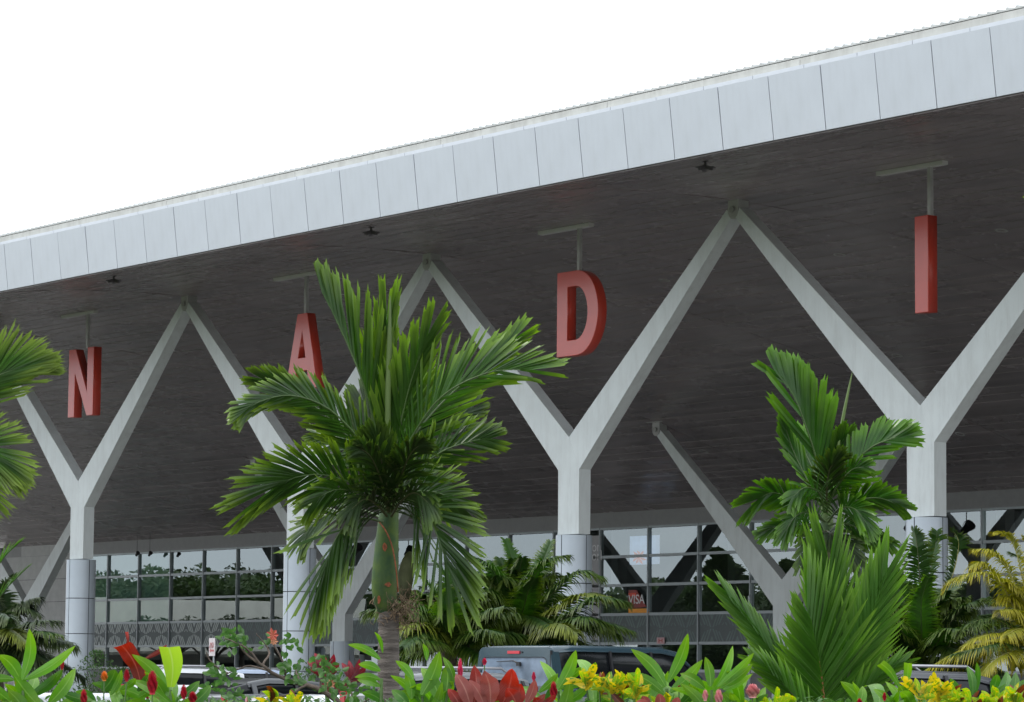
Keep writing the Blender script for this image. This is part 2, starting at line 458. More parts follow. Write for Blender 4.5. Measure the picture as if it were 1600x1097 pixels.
# fascia
jt = hit(1290.6, 203, 1, VF).x
zt_f = hit(1281.2, 100.8, 0, jt).z; yt_f = hit(1281.2, 100.8, 0, jt).y
zb_f = hit(1290.6, 203, 1, VF).z
w = L_ / 8
b = MB()
g = .012
P = [(g, 0, 0), (w - g, 0, 0), (w - g, yt_f - VF, zt_f - zb_f), (g, yt_f - VF, zt_f - zb_f)]
Q = [(x, y + .05, z) for x, y, z in P]
b.face(P); b.face(list(reversed(Q)))
for i in range(4):
    b.face([P[i], Q[i], Q[(i + 1) % 4], P[(i + 1) % 4]])
me = b.mesh('fascia_panel', M_fascia)
k0 = int((UL - jt) / w); k1 = int((UR - jt) / w)
for k in range(k0, k1):
    add('fascia_panel', me, term, (jt + k * w - term.location.x, VF - V3, zb_f), (R(rnd.uniform(-.25, .25)), 0, 0))
b = MB(); b.box(UL, UR, VF + .07, VF + .16, zb_f + .01, zt_f - .01); tp('fascia_backing', b, M_joint)
ztrim = zt_f + 0.19
b = MB(); b.box(g * .6, w - g * .6, 0, .06, -.15, .19)
me = b.mesh('trim_panel', M_trim)
for k in range(k0, k1):
    add('trim_panel', me, term, (jt + (k + .45) * w - term.location.x, VF + .20 - V3, zt_f))
b = MB()   # gutter with a rolled lip
prof = [(.34, zt_f - .1), (.34, ztrim - .02), (.285, ztrim - .01), (.27, ztrim + .02), (.27, ztrim + .16), (.285, ztrim + .185), (.50, ztrim + .185), (.50, zt_f - .1)]
rows = [[Vector((u, VF + y, z)) for y, z in prof] for u in (UL, UR)]
b.grid(rows, closed=True)
tp('gutter', b, M_gutter)
b = MB()
for k in range(int((UR - UL) / 6.75)):
    u = UL + 3 + k * 6.75
    b.box(u, u + .03, VF + .262, VF + .2699, ztrim + .02, ztrim + .15)
tp('gutter_strap', b, M_steel)
b = MB()
n = int((UR - UL) / .27)
pts = []
for k in range(n):
    u = UL + k * .27
    pts += [(u, 0), (u + .06, .0), (u + .085, .038), (u + .125, .038), (u + .15, 0)]
e = [Vector((u, VF + .262, ztrim + .225 + z)) for u, z in pts]
e2 = [Vector((u, VF + .262, ztrim + .188)) for u, z in pts]
f_ = [Vector((u, VF + 45, ztrim + 3.2 + z)) for u, z in pts]
b.grid([e2, e, f_])
b.face([(UL, VF + .32, ztrim + .2), (UR, VF + .32, ztrim + .2), (UR, VF + 45, ztrim + 3.1), (UL, VF + 45, ztrim + 3.1)])
tp('roof_sheet', b, M_roof)
b = MB()

for ux in (UL - .1, UR + .1):
    pf = [(v, S(v) + .02) for v in [46 + 34 * i / 20 for i in range(21)]]
    poly = pf + [(90, 7.95), (90, 16.9), (VF + .4, ztrim + .1)]
    b.face([(ux - .1, v, z) for v, z in poly]); b.face([(ux + .1, v, z) for v, z in reversed(poly)])
b.face([(UL, 82, 7.9), (UR, 82, 7.9), (UR, 82, 16.9), (UL, 82, 16.9)])
tp('roof_end', b, M_bulk)

# glass wall
ZR = [hit(1015.7, y, 1, V3).z for y in (823.0, 868.0, 913.5, 959.5, 1005.4)] + [1.60]
pw = .2288 * L_
um = [U(-3.487) + pw * (k - 1) for k in range(25)]
u_l, u_r = um[0], um[-1]
b = MB()
M_ = []
for k in range(len(um)):
    b = MB(); b.box(-.032, .032, -.075, .10, ZR[5], ZR[0]); b.box(-.032, .032, -.10, -.0751, ZR[5] + .05, ZR[0] - .04)
    if k == 0: me_m = b.mesh('mullion', M_frame)
    add('mullion', me_m, term, (um[k] - term.location.x, 0, 0))
for r in range(6):
    z = ZR[r]; h = .055 if r else .04
    b = MB(); b.box(.034, pw - .034, -.07, .09, z - h, z + h)
    me_t = b.mesh('transom', M_frame if r < 5 else M_sill)
    for k in range(len(um) - 1):
        add('transom', me_t, term, (um[k] - term.location.x, 0, 0))
film = None
for r in range(5):
    z0, z1 = ZR[r + 1] + .056, ZR[r] - .056
    b = MB(); hw = pw / 2 - .036; hh = (z1 - z0) / 2
    b.face([(-hw, 0, -hh), (hw, 0, -hh), (hw, 0, hh), (-hw, 0, hh)])
    mp_ = b.mesh('pane', M_glass)
    for k in range(len(um) - 1):
        add('pane', mp_, term, ((um[k] + um[k + 1]) / 2 - term.location.x, 0.0, (z0 + z1) / 2), (R(rnd.uniform(-.14, .14)), 0, R(rnd.uniform(-.18, .18))))
# patterned film behind the fourth row
z0, z1 = ZR[4] + .06, ZR[3] - .06
H = z1 - z0
b = MB()
def stripe(x0, a0, x1, a1, wd):
    d = Vector((x1 - x0, 0, a1 - a0)); 
    b.face([(x0 - wd, 0, a0), (x0 + wd, 0, a0), (x1 + wd, 0, a1), (x1 - wd, 0, a1)])
cell = (pw - .08) / 2
for c in range(2):
    xc = -(pw - .08) / 2 + cell * (c + .5)
    for s in (-1, 1):
        for i in range(3):
            o = .07 + i * .17
            stripe(xc + s * o, z0 + H * .5 + .03 + .05 * i, xc + s * (o + .25), z1, .045)
            stripe(xc + s * o, z0 + H * .5 - .03 - .05 * i, xc + s * (o + .25), z0, .045)
        stripe(xc + s * .62, z0 + H * .5 + .1, xc + s * .70, z1 - .3, .03)
    b.face([(xc - .13, 0, z1), (xc, 0, z1 - .22), (xc + .13, 0, z1)])
    b.face([(xc - .13, 0, z0), (xc + .13, 0, z0), (xc, 0, z0 + .22)])
mfilm = b.mesh('patterned_film', mat('white_film_pattern', (0.50, 0.54, 0.52), 0.6, var=.1))
mfilm2 = mfilm.copy(); mfilm2.materials.clear(); mfilm2.materials.append(mat('faint_film_pattern', (0.155, 0.20, 0.19), 0.6, var=.1))
bb = MB(); bb.face([(-hw, 0.004, z0), (hw, 0.004, z0), (hw, 0.004, z1), (-hw, 0.004, z1)])
mbk = bb.mesh('tinted_film', M_film)
for k in range(len(um) - 1):
    x = (um[k] + um[k + 1]) / 2 - term.location.x
    add('patterned_film', mfilm if k in (0, 1, 2, 3, 4, 9, 10) else mfilm2, term, (x, -.030, 0))
    add('tinted_film', mbk, term, (x, -.026, 0))
# blinds, green grey, behind the two leftmost window bays
M_blind = mat('green_grey_blind', (0.36, 0.55, 0.48), 0.8, var=0.08, vs=1.0)
b = MB()
b.box(um[0] + .1, um[3] - .05, V3 + .12, V3 + .14, ZR[3], ZR[0]); tp('roller_blind', b, M_blind)
# bulkhead above and base wall below
b = MB(); b.box(U(-4.33), UR, V3 - .02, V3 + .2, ZR[0] + .04, 8.3); tp('bulkhead', b, M_bulk)
b = MB(); b.box(u_l, UR, V3 - .06, V3 + .2, 0.131, ZR[5] - .057); tp('base_wall', b, M_conc)
b = MB(); b.box(u_r + .04, UR, V3 - .05, V3 + .2, ZR[5] - .05, ZR[0] + .03); tp('side_wall', b, M_conc)
# room behind
b = MB(); b.box(u_l, u_r, 97, 97.3, 0.1, 9); tp('interior_wall', b, M_room)
b = MB(); b.box(u_l, u_r, V3 + .25, 97, .131, .16); tp('interior_floor', b, M_roomfl)
b = MB(); b.box(u_l, u_r, V3 + .25, 97, 8.4, 8.6); tp('interior_ceiling', b, M_room)
b = MB(); b.box(u_l - .3, u_l - .001, V3 + .25, 97, .13, 8.6); tp('interior_wall', b, M_room)
b = MB()
for k in range(9): b.box(U(-3.2 + k * .6), U(-3.2 + k * .6) + .5, 90, 90.5, .16, 8.4)
tp('interior_pier', b, mat('pier_paint', (0.25, 0.25, 0.25), 0.7))
# stone end wall of separate panels, left of the glass
pwid = 3.1
zc = [8.9, 7.62 - .22, 6.17, 4.99, 3.87, 2.76, 1.62, .13]
for r in range(len(zc) - 1):
    zt, zb_ = zc[r], zc[r + 1]
    b = MB(); b.box(.008, pwid - .008, -.05, .0, zb_ + .01, zt - .01)
    ms_ = b.mesh('stone_panel', M_wall)
    for k in range(8):
        u = u_l - (k + 1) * pwid
        if r == 0:
            if u < -153.6: continue
        add('stone_panel', ms_, term, (u - term.location.x, -.0, 0))
b = MB(); b.box(u_l - 8 * pwid, u_l - .02, V3 + .002, V3 + .25, .13, 7.38); b.box(-153.4, u_l - .02, V3 + .002, V3 + .25, 7.3801, 8.88); tp('wall_backing', b, M_joint)

# ------------------------------------------------------------------ poles, letters, Y columns
def ypoly(t, V, dz):
    """front outline of one Y in (u, z) relative to its axis"""
    K = dict(notch=(0, 7.72 - dz), kink=(.457, 6.842 - dz), tipL=(6.507, 13.15 - dz), tipR=(6.70, 12.94 - dz), base=(.453, 5.115 - dz))
    return K
M_pin = mat('pin_steel', (0.33, 0.33, 0.31), 0.5, 0.2)
def ycolumn(t, V, dz, half, label, group, ztop_cyl, courses):
    root = thing('y_shaped_column', label, 'column', (U(t), V, .13), 0, group)
    o = .13
    K = ypoly(t, V, dz)
    n_, k_, a_, c_, s_ = K['notch'], K['kink'], K['tipL'], K['tipR'], K['base']
    th = .39
    b = MB(); b.prism([(-s_[0], s_[1] - o), (s_[0], s_[1] - o), (k_[0], k_[1] - o), (n_[0], n_[1] - o), (-k_[0], k_[1] - o)], 0, th)
    b.build('shaft', M_white, root)
    for sx in (1, -1):
        b = MB()
        pl = [(sx * n_[0], n_[1] - o), (sx * k_[0], k_[1] - o), (sx * c_[0], c_[1] - o), (sx * (a_[0] + .06), a_[1] - o - .13), (sx * a_[0], a_[1] - o)]
        b.prism(pl if sx > 0 else list(reversed(pl)), .003, th + .003)
        b.build('arm', M_white, root)
    # round casing in panels
    r = .49
    cy = th / 2
    b = MB(); b.lathe([(r - .03, -o), (r - .03, ztop_cyl - o - .01)], (0, cy), 32); 
    b.face([Vector((( r - .03) * math.cos(2 * math.pi * j / 32), cy + (r - .03) * math.sin(2 * math.pi * j / 32), ztop_cyl - o - .012)) for j in range(32)])
    b.build('casing_core', M_joint, root)
    zs = [ztop_cyl] + courses + [.14]
    sect = [(-1.38, .07), (.10, 1.45), (1.48, 3.0), (3.03, 4.87)]
    for q in range(len(zs) - 1):
        zt, zb = zs[q] - o - .008, zs[q + 1] - o + .012
        if zt - zb < .05: continue
        for (A, B) in sect:
            b = MB()
            g = .008
            b.lathe([(r, zb + .004), (r, zt - .004)], (0, cy), 14, a0=A + g, a1=B - g); nf = len(b.f)
            b.lathe([(r - .02, zb), (r, zb + .004)], (0, cy), 14, a0=A + g, a1=B - g); b.lathe([(r, zt - .004), (r - .02, zt)], (0, cy), 14, a0=A + g, a1=B - g)
            if q == 0:
                b.face([Vector((0, cy, zt + .001))] + [Vector(((r - .005) * math.cos(A + (B - A) * j / 10), cy + (r - .005) * math.sin(A + (B - A) * j / 10), zt + .001)) for j in range(11)])
            ob = b.build('cladding_panel', M_clad, root, smooth=False)
            for i_, p_ in enumerate(ob.data.polygons): p_.use_smooth = i_ < nf
    return root
def lug(t, V, zs, label, group=None):
    root = thing('ceiling_pin_joint', label, 'pin joint', (U(t), V, zs), 0, 'pin joints fixing the column arms to the soffit')
    b = MB()
    pts = [(-.20, .03), (-.20, -.2)] + [(.20 * math.cos(a), -.27 + .22 * math.sin(a)) for a in [math.pi + math.pi * j / 10 for j in range(11)]] + [(.20, -.2), (.20, .03)]
    b.prism(pts, -.02, .10)
    b.build('lug_plate', M_steel, root)
    b = MB(); b.lathe([(.0, 0), (.085, 0), (.085, .03), (0.0, .03)], (0, 0), 16)
    o = b.build('pin', M_pin, root, smooth=False, loc=(0, -.05, -.25), rot=(R(90), 0, 0))
    b = MB(); b.box(-.45, .45, -.12, .42, .0, .05); b.build('base_plate', M_steel, root)
    b = MB()
    b.box(-.16, .16, .102, .36, -.30, -.001); b.build('rear_lug', M_steel, root)
    return root
names_f = {-2: 'front row Y column far left, out past the left palm', -1: 'white Y column left of the first red letter',
           0: 'white Y column directly below the letter N', 1: 'white Y column behind the big palm below the letter A', 2: 'white Y column in the middle directly below the letter D',
           3: 'white Y column at right directly below the letter I', 4: 'front row Y column cut off by the right picture edge'}
for t in (-1, 0, 1, 2, 3, 4):
    ycolumn(t, V1, 0.0, None, names_f[t], 'Y columns along the canopy edge', 5.10, [3.80, 2.62, 1.42])
names_b = {-3: 'rear row Y column at the far left beside the pale stone wall', -1: 'rear row Y column before the glass behind the big palm', 1: 'rear row Y column before the glass in the right half', 3: 'rear row Y column before the glass beyond the right edge'}
for t in (-3, -1, 1, 3):
    ycolumn(t, V2, 3.07, None, names_b[t], 'Y columns before the glass wall', 2.69, [1.4])
jl = {-1.5: 'pin joint left of the letter N near the picture edge', -.5: 'pin joint behind the left edge palm, left of the N', .5: 'ceiling pin joint between the letters N and A', 1.5: 'ceiling pin joint between the letters A and D', 2.5: 'ceiling pin joint between the letters D and I', 3.5: 'ceiling pin joint right of the letter I'}
for t, l in jl.items(): lug(t, V1 + .02, S(V1) - .0, l)
jb = {-3.5: 'deep soffit pin joint at the far left', -2.5: 'deep soffit pin joint behind the N column', -1.5: 'deep soffit pin joint left of the big palm', -.5: 'deep soffit pin joint right of the big palm', .5: 'deep soffit pin joint low between the D column and small palm', 1.5: 'deep soffit pin joint behind the I column'}
for t, l in jb.items(): lug(t, V2 + .02, S(V2), l)

# letters
VL = 51.85
def curve_mesh(name, splines, thick, material, bevel=0.0):
    cu = bpy.data.curves.new(name, 'CURVE'); cu.dimensions = '2D'; cu.fill_mode = 'BOTH'
    for sp in splines:
        s = cu.splines.new('POLY'); s.points.add(len(sp) - 1)
        for i, p in enumerate(sp): s.points[i].co = (p[0], p[1], 0, 1)
        s.use_cyclic_u = True
    cu.extrude = thick / 2; cu.bevel_depth = bevel; cu.bevel_resolution = 1
    o = bpy.data.objects.new(name, cu); COL.objects.link(o)
    bpy.context.view_layer.update()
    me = bpy.data.meshes.new_from_object(o.evaluated_get(bpy.context.evaluated_depsgraph_get()))
    bpy.data.objects.remove(o); me.name = name
    me.materials.clear(); me.materials.append(material)
    return me
def arc(cx, cy, rx, ry, a, b, n=14):
    return [(cx + rx * math.cos(a + (b - a) * i / n), cy + ry * math.sin(a + (b - a) * i / n)) for i in range(n + 1)]
HP = math.pi / 2
Hh, sw = 2.26, .41
LET = {
 'N': [[(0, 0), (sw, 0), (sw, 1.50), (1.27, 0), (1.68, 0), (1.68, Hh), (1.27, Hh), (1.27, .76), (sw + .04, Hh), (0, Hh)]],
 'A': [[(0, 0), (.43, 0), (.565, .55), (1.175, .55), (1.31, 0), (1.74, 0), (1.13, Hh), (.61, Hh)], [(.655, .92), (1.085, .92), (.87, 1.80)]],
 'D': [[(0, 0)] + arc(.85, 1.13, .92, 1.13, -HP, HP, 26) + [(0, Hh)], [(.44, .40)] + arc(.80, 1.13, .53, .73, -HP, HP, 26) + [(.44, 1.86)]],
 'I': [[(0, 0), (.43, 0), (.43, Hh), (0, Hh)]],
}
lp = {'N': (106, 649, 140, 492), 'A': (0, 0, 474, 436), 'D': (870, 557, 908, 358), 'I': (1430, 489, 1455, 263)}
zb = hit(1430, 489, 1, VL).z
ul_ = {'N': hit(106, 649, 1, VL).x, 'D': hit(870, 557, 1, VL).x, 'I': hit(1430, 489, 1, VL).x}
ul_['A'] = hit(465, 491, 1, VL).x - .61
lab = {'N': 'big red capital letter N hanging from the soffit at left', 'A': 'big red capital letter A hanging behind the tall palm', 'D': 'big red capital letter D hanging right of the tall palm', 'I': 'big red capital letter I hanging at the right'}
for c in 'NADI':
    Th = .30
    root = thing('sign_letter', lab[c], 'sign letter', (ul_[c], VL, zb), 0, 'red letters of the airport name')
    me = curve_mesh('letter_body', LET[c], Th - .02, M_red, .01)
    me.transform(Matrix.Translation((0, Th / 2, 0)) @ Matrix.Rotation(R(90), 4, 'X'))
    add('letter_body', me, root)
    rx = {'N': 1.0, 'A': .86, 'D': .78, 'I': .37}[c]
    b = MB(); b.box(rx - .05, rx + .05, Th / 2 - .05, Th / 2 + .05, Hh, S(VL + Th / 2) - zb - .10); b.build('hanger_post', M_steel, root)
    b = MB(); b.box(rx - 1.75, rx + .5, Th / 2 - .09, Th / 2 + .09, S(VL + Th / 2) - zb - .10, S(VL + Th / 2) - zb - .005)
    b.build('ceiling_rail', mat('pale_rail_paint', (0.62, 0.62, 0.59), 0.5) if c == 'N' else bpy.data.materials['pale_rail_paint'], root)

# downlights let into the soffit
dl = [(840, 469), (1038, 438), (1312, 398), (1565, 360), (1402, 555), (1197, 580), (292, 548), (322, 672), (1100, 705), (1500, 678), (200, 634), (468, 505), (560, 672), (760, 560)]
base = None
for i, (x, y) in enumerate(dl):
    P = soffit_hit(x, y)
    sl = (S(P.y + .1) - S(P.y - .1)) / .2
    if base is None:
        base = thing('recessed_downlight', 'x', 'ceiling light', P, 0, 'recessed downlights in the soffit')
        b = MB(); b.lathe([(.125, .0), (.125, -.012), (.17, -.012), (.175, 0)], (0, 0), 20); b.build('trim_ring', M_steel, base, smooth=False)
        b = MB(); b.lathe([(.0, .06), (.08, .05), (.124, .004)], (0, 0), 16); b.build('reflector', M_lens, base, smooth=True)
        b = MB(); b.lathe([(0.0, .02), (.03, .022), (.045, .04), (.04, .06)], (0, 0), 10); b.build('bulb', mat('unlit_bulb', (.7, .7, .68), .2), base, smooth=True)
        T = tree_of(base); o = base
    else: o = copy_thing(base, T)
    o.location = (P.x, P.y, P.z - .001); o.rotation_euler = (math.atan(sl), 0, 0)
    o['label'] = ['small round downlight left of the letter D', 'small round downlight right of the letter D', 'small round downlight left of the letter I', 'small round downlight right of the letter I',
      'small downlight beside the left arm of the I column', 'small downlight just above the small palm', 'small downlight below the joint between N and A', 'small downlight in the soffit right of the N column',
      'small downlight near the low strut right of the D column', 'small downlight right of the I column shaft', 'small downlight low beside the N column right arm', 'small downlight beside the letter A',
      'small downlight hidden among the tall palm leaves', 'small downlight seen through the palm right fronds'][i]

# dark two-headed fittings along the canopy edge
M_dgrey = mat('dark_grey_plastic', (0.07, 0.065, 0.07), 0.6)
def edge_fitting(x, y, l):
    P = soffit_hit(x, y)
    r_ = thing('edge_camera', l, 'camera', (P.x, P.y, P.z), 0, 'dark fittings under the canopy edge')
    r_.scale = (.78, .78, .78)
    b = MB(); b.tube([(0, 0, .02), (0, 0, -.14)], .035, 8); b.box(-.10, .10, -.06, .06, -.02, .0); b.build('mount', M_dgrey, r_)
    for a in (25, 150, 265):
        b = MB(); Mx = Matrix.Translation((0, 0, -.16)) @ Matrix.Rotation(R(a), 4, 'Z') @ Matrix.Rotation(R(18), 4, 'Y')
        b.box(.0, .24, -.06, .06, -.055, .055, M=Mx); b.box(.241, .30, -.075, .075, .03, .07, M=Mx)
        b.build('camera_head', M_dgrey, r_)
edge_fitting(178, 431, 'small dark camera cluster under the fascia above the letter N')
edge_fitting(580, 355, 'small dark camera cluster under the fascia above the tall palm')
edge_fitting(1102, 252, 'small dark camera cluster under the fascia between D and I')

# hanging floodlights by the glass
def flood(x, y, l, sc_=1.0, V=78.6):
    P = hit(x, y, 1, V)
    r_ = thing('floodlight', l, 'floodlight', P, 0, 'black floodlights hanging before the glass')
    zt = (S(V) - P.z) / sc_; r_.scale = (sc_, sc_, sc_)
    b = MB(); b.tube([(0, 0, .28), (0, 0, zt)], .02, 6); b.build('rod', M_black, r_)
    b = MB()
    b.tube([(-.17, 0, .0), (-.19, 0, .12), (-.1, 0, .25), (0, 0, .29), (.1, 0, .25), (.19, 0, .12), (.17, 0, 0)], .014, 6); b.build('yoke', M_black, r_)
    b = MB(); Mx = Matrix.Rotation(R(-35), 4, 'Y') 
    rows = []
    for xx, rr in ((-.22, .06), (-.2, .12), (-.02, .14), (.04, .15), (.2, .2), (.27, .21)):
        rows.append([Mx @ Vector((xx, rr * math.cos(2 * math.pi * j / 14), rr * math.sin(2 * math.pi * j / 14))) for j in range(14)])
    b.grid(rows, closed=True); b.cap(rows[0]); b.cap(rows[-1]); b.build('lamp_head', M_black, r_, smooth=False)
    return r_
flood(531, 859, 'black floodlight left one of the pair behind the tall palm')
flood(556, 860, 'black floodlight right one of the pair behind the tall palm')
flood(1421, 822, 'black floodlight in front of the glass left of the right cylinder')
flood(214, 866, 'tiny black floodlight above the left window row, left of two', .5, V=79.2)
flood(234, 866, 'tiny black floodlight above the left window row, right of two', .5, V=79.2)

# posters and notices behind / on the glass
def text_mesh(s, size, material, ext=.004):
    cu = bpy.data.curves.new('txt', 'FONT'); cu.body = s; cu.size = size; cu.extrude = ext; cu.align_x = 'LEFT'
    o = bpy.data.objects.new('txt', cu); COL.objects.link(o); bpy.context.view_layer.update()
    me = bpy.data.meshes.new_from_object(o.evaluated_get(bpy.context.evaluated_depsgraph_get()))
    bpy.data.objects.remove(o); me.materials.clear(); me.materials.append(material)
    me.transform(Matrix.Rotation(R(90), 4, 'X'))
    return me
M_pw = mat('poster_white', (.75, .75, .75), .6)
def panel_at(x0, y0, x1, y1, V):
    a = hit(x0, (y0 + y1) / 2, 1, V); c = hit(x1, (y0 + y1) / 2, 1, V)
    return a.x, c.x, hit((x0 + x1) / 2, y1, 1, V).z, hit((x0 + x1) / 2, y0, 1, V).z
V = V3 - .07
def glow(m, k):
    p = m.node_tree.nodes['Principled BSDF']; L = m.node_tree.links
    src = p.inputs['Base Color'].links[0].from_socket
    L.new(src, p.inputs['Emission Color']); p.inputs['Emission Strength'].default_value = k
    return m
x0, x1, z0, z1 = panel_at(884, 838, 938, 1000, V)
po = thing('grey_notice_panel', 'tall pale grey panel with white lettering inside the glass right of the D column', 'banner', (x0, V, z0))
b = MB(); b.box(0, x1 - x0, 0, .03, 0, z1 - z0); b.build('panel', mat('grey_panel', (.42, .41, .42), .6, var=.05), po)
xx = hit(925, 855, 1, V).x - x0
b = text_mesh('on', .58, M_pw); add('lettering', b, po, (xx, -.008, hit(925, 858, 1, V).z - z0 - .1))
b = text_mesh('orl', .58, M_pw); add('lettering', b, po, (xx, -.008, hit(925, 872, 1, V).z - z0 - .1))
x0, x1, z0, z1 = panel_at(982, 921, 1014, 958, V)
po = thing('sloping_poster', 'dark red poster with white letters above an orange stripe inside the glass', 'poster', (x0, V, z0))
W_, H_ = x1 - x0, z1 - z0
b = MB(); b.prism([(0, H_ * .20), (W_ * .88, H_ * .26), (W_ * .38, H_ * .98), (0, H_ * .98)], 0, .03); b.build('poster_sheet', mat('poster_dark_red', (.36, .04, .03), .5, col2=(.18, .035, .03), vs=1.2), po)
b = MB(); b.prism([(0, 0), (W_ * 1.0, 0), (W_ * .90, H_ * .19), (0, H_ * .19)], 0, .03); b.build('orange_stripe', mat('poster_orange', (.85, .33, .02), .5), po)
b = text_mesh('VISA', .52, M_pw); add('lettering', b, po, (-.0, -.008, H_ * .40))
b = MB(); b.prism([(0, H_ * .72), (W_ * .45, H_ * .72), (W_ * .35, H_ * .86), (0, H_ * .86)], -.01, -.001); b.build('red_badge', mat('poster_bright_red', (.7, .06, .03), .5), po)
V = V3 + .2
x0, x1, z0, z1 = panel_at(984, 837, 1030, 882, V)
po = thing('lit_screen', 'lit pale blue screen with an orange red flower inside the top row of glass', 'screen', (x0, V, z0))
W_, H_ = x1 - x0, z1 - z0
b = MB(); b.box(0, W_, 0, .03, 0, H_); b.build('poster_sheet', glow(mat('poster_pale_blue', (.50, .60, .85), .6, var=.10), .24), po)
b = MB(); 
for k in range(9):
    a = k * 2 * math.pi / 9 + .2
    b.prism([(W_ * .32, H_ * .26), (W_ * .32 + .34 * math.cos(a + .25), H_ * .26 + .2 * math.sin(a + .25)), (W_ * .32 + .52 * math.cos(a + .1 * (k % 3)), H_ * .26 + (.26 + .05 * (k % 2)) * math.sin(a)), (W_ * .32 + .34 * math.cos(a - .25), H_ * .26 + .2 * math.sin(a - .25))], -.012 - .001 * k, -.002)
b.build('flower_print', glow(mat('poster_flower', (.55, .13, .06), .6), .35), po)
x0, x1, z0, z1 = panel_at(1024, 996, 1036, 1006, V3 - .2)
b = MB(); b.box(0, x1 - x0, 0, .015, 0, z1 - z0)
po = thing('window_notice', 'tiny pink and white square notice low on the glass', 'notice', (x0, V3 - .13, z0))
b.build('plate', mat('notice_pink', (.55, .35, .35), .6), po)
b = MB(); W_ = x1 - x0; H_ = z1 - z0
b.box(W_ * .25, W_ * .35, -.006, -.001, H_ * .2, H_ * .8); b.box(W_ * .65, W_ * .75, -.006, -.001, H_ * .2, H_ * .8); b.box(W_ * .351, W_ * .649, -.006, -.001, H_ * .45, H_ * .56)
b.build('mark', mat('notice_red', (.45, .05, .05), .6), po)

# grey pipe post before the glass, and the parking sign
P = hit(1171, 1012, 1, 76.0)
po = thing('pipe_post', 'thin grey metal pipe post standing before the glass right of centre', 'post', (P.x, P.y, .13))
zt = hit(1171, 932, 1, 76.0).z - .13
b = MB(); b.tube([(0, 0, 0), (0, 0, zt)], .055, 12); b.build('pipe', M_frame, po, smooth=False)
b = MB(); b.lathe([(.09, 0), (.09, .02), (0, .02)], (0, 0), 14); b.build('foot_plate', M_frame, po)
b = MB(); b.lathe([(.058, zt), (.06, zt + .02), (.0, zt + .04)], (0, 0), 12); b.build('cap', M_frame, po)
for zz in (1.1, 2.0, 2.9):
    b = MB(); b.lathe([(.056, zz), (.064, zz), (.064, zz + .06), (.056, zz + .06)], (0, 0), 12); b.build('collar', M_frame, po)
P = hit(331, 1020, 1, 49.5)
po = thing('parking_sign', 'narrow white sign plate with faded red markings on a thin grey post', 'sign', (P.x, P.y, .13))
zc_ = P.z - .13
top = hit(331, 997, 1, 49.5).z - .13; bot = hit(331, 1025, 1, 49.5).z - .13
b = MB(); b.tube([(0.05, .04, 0), (.05, .04, top - .03)], .028, 10); b.build('post', M_frame, po)
b = MB(); b.box(-.17, .17, 0, .012, bot, top); b.build('sign_plate', mat('sign_white', (.5, .46, .47), .5, var=.08, vs=8), po)
Ms = mat('sign_red', (.36, .12, .12), .6)
me = text_mesh('NO', .13, Ms); add('lettering', me, po, (-.10, -.004, top - .22))
me = text_mesh('STOP', .105, Ms); add('lettering', me, po, (-.155, -.004, (top + bot) / 2 - .03))
b = MB(); b.prism([(-.13, bot + .16), (-.05, bot + .09), (-.05, bot + .13), (.12, bot + .13), (.12, bot + .19), (-.05, bot + .19), (-.05, bot + .23)], -.006, -.001); b.build('arrow', Ms, po)
# ------------------------------------------------------------------ vegetation builders
FH = Vector((FW.x, FW.y, 0)).normalized()
RH = Vector((RT.x, RT.y, 0)).normalized()
def bez(P, t):
    # Catmull-like smooth curve through a list of points
    n = len(P) - 1
    x = min(max(t, 0), 1) * n
    i = min(int(x), n - 1); f = x - i
    p0, p1, p2, p3 = P[max(i - 1, 0)], P[i], P[i + 1], P[min(i + 2, n)]
    return ((p1 * 2) + (p2 - p0) * f + (p0 * 2 - p1 * 5 + p2 * 4 - p3) * f * f + (p1 * 3 - p0 - p2 * 3 + p3) * f ** 3) * .5
def leaflet(b, p, d, wv, L, W, droop, prof, seg=5, m=0, curl=None, fold=.18, v0=0.0):
    """strip leaflet: p base, d direction, wv width direction, quadratic droop in -z or along curl"""
    cv = curl if curl is not None else Vector((0, 0, -1))
    nrm = d.cross(wv).normalized()
    rows, uvs = [], []
    for i in range(seg + 1):
        t = i / seg
        c = p + d * (L * t) + cv * (droop * L * t * t)
        w_ = W * prof(t)
        r3 = [c - wv * w_, c + nrm * (w_ * fold), c + wv * w_]
        if i == seg and prof is blunt:
            j_ = L * .05 * (1 if (p.x * 977) % 1 > .5 else -1)
            r3[0] = r3[0] - d * j_; r3[1] = r3[1] - d * (L * .035); r3[2] = r3[2] + d * j_
        rows.append(r3)
        uvs.append([(t, 0.0), (t, 0.5), (t, 1.0)])
    b.grid(rows, uvs, m)
def blunt(t): return .55 + .45 * math.sin(min(1, t * 1.5) * math.pi / 2) if t < .93 else .8
def lance(t): return max(.03, math.sin(math.pi * min(1, t * .93 + .07)) ** .75)
def needle(t): return max(.05, (1 - t ** 3) * (.55 + .45 * min(1, t * 4)))
def coco(t): return max(.03, min(1, .5 + t * 3) * (1 - t ** 3.2))
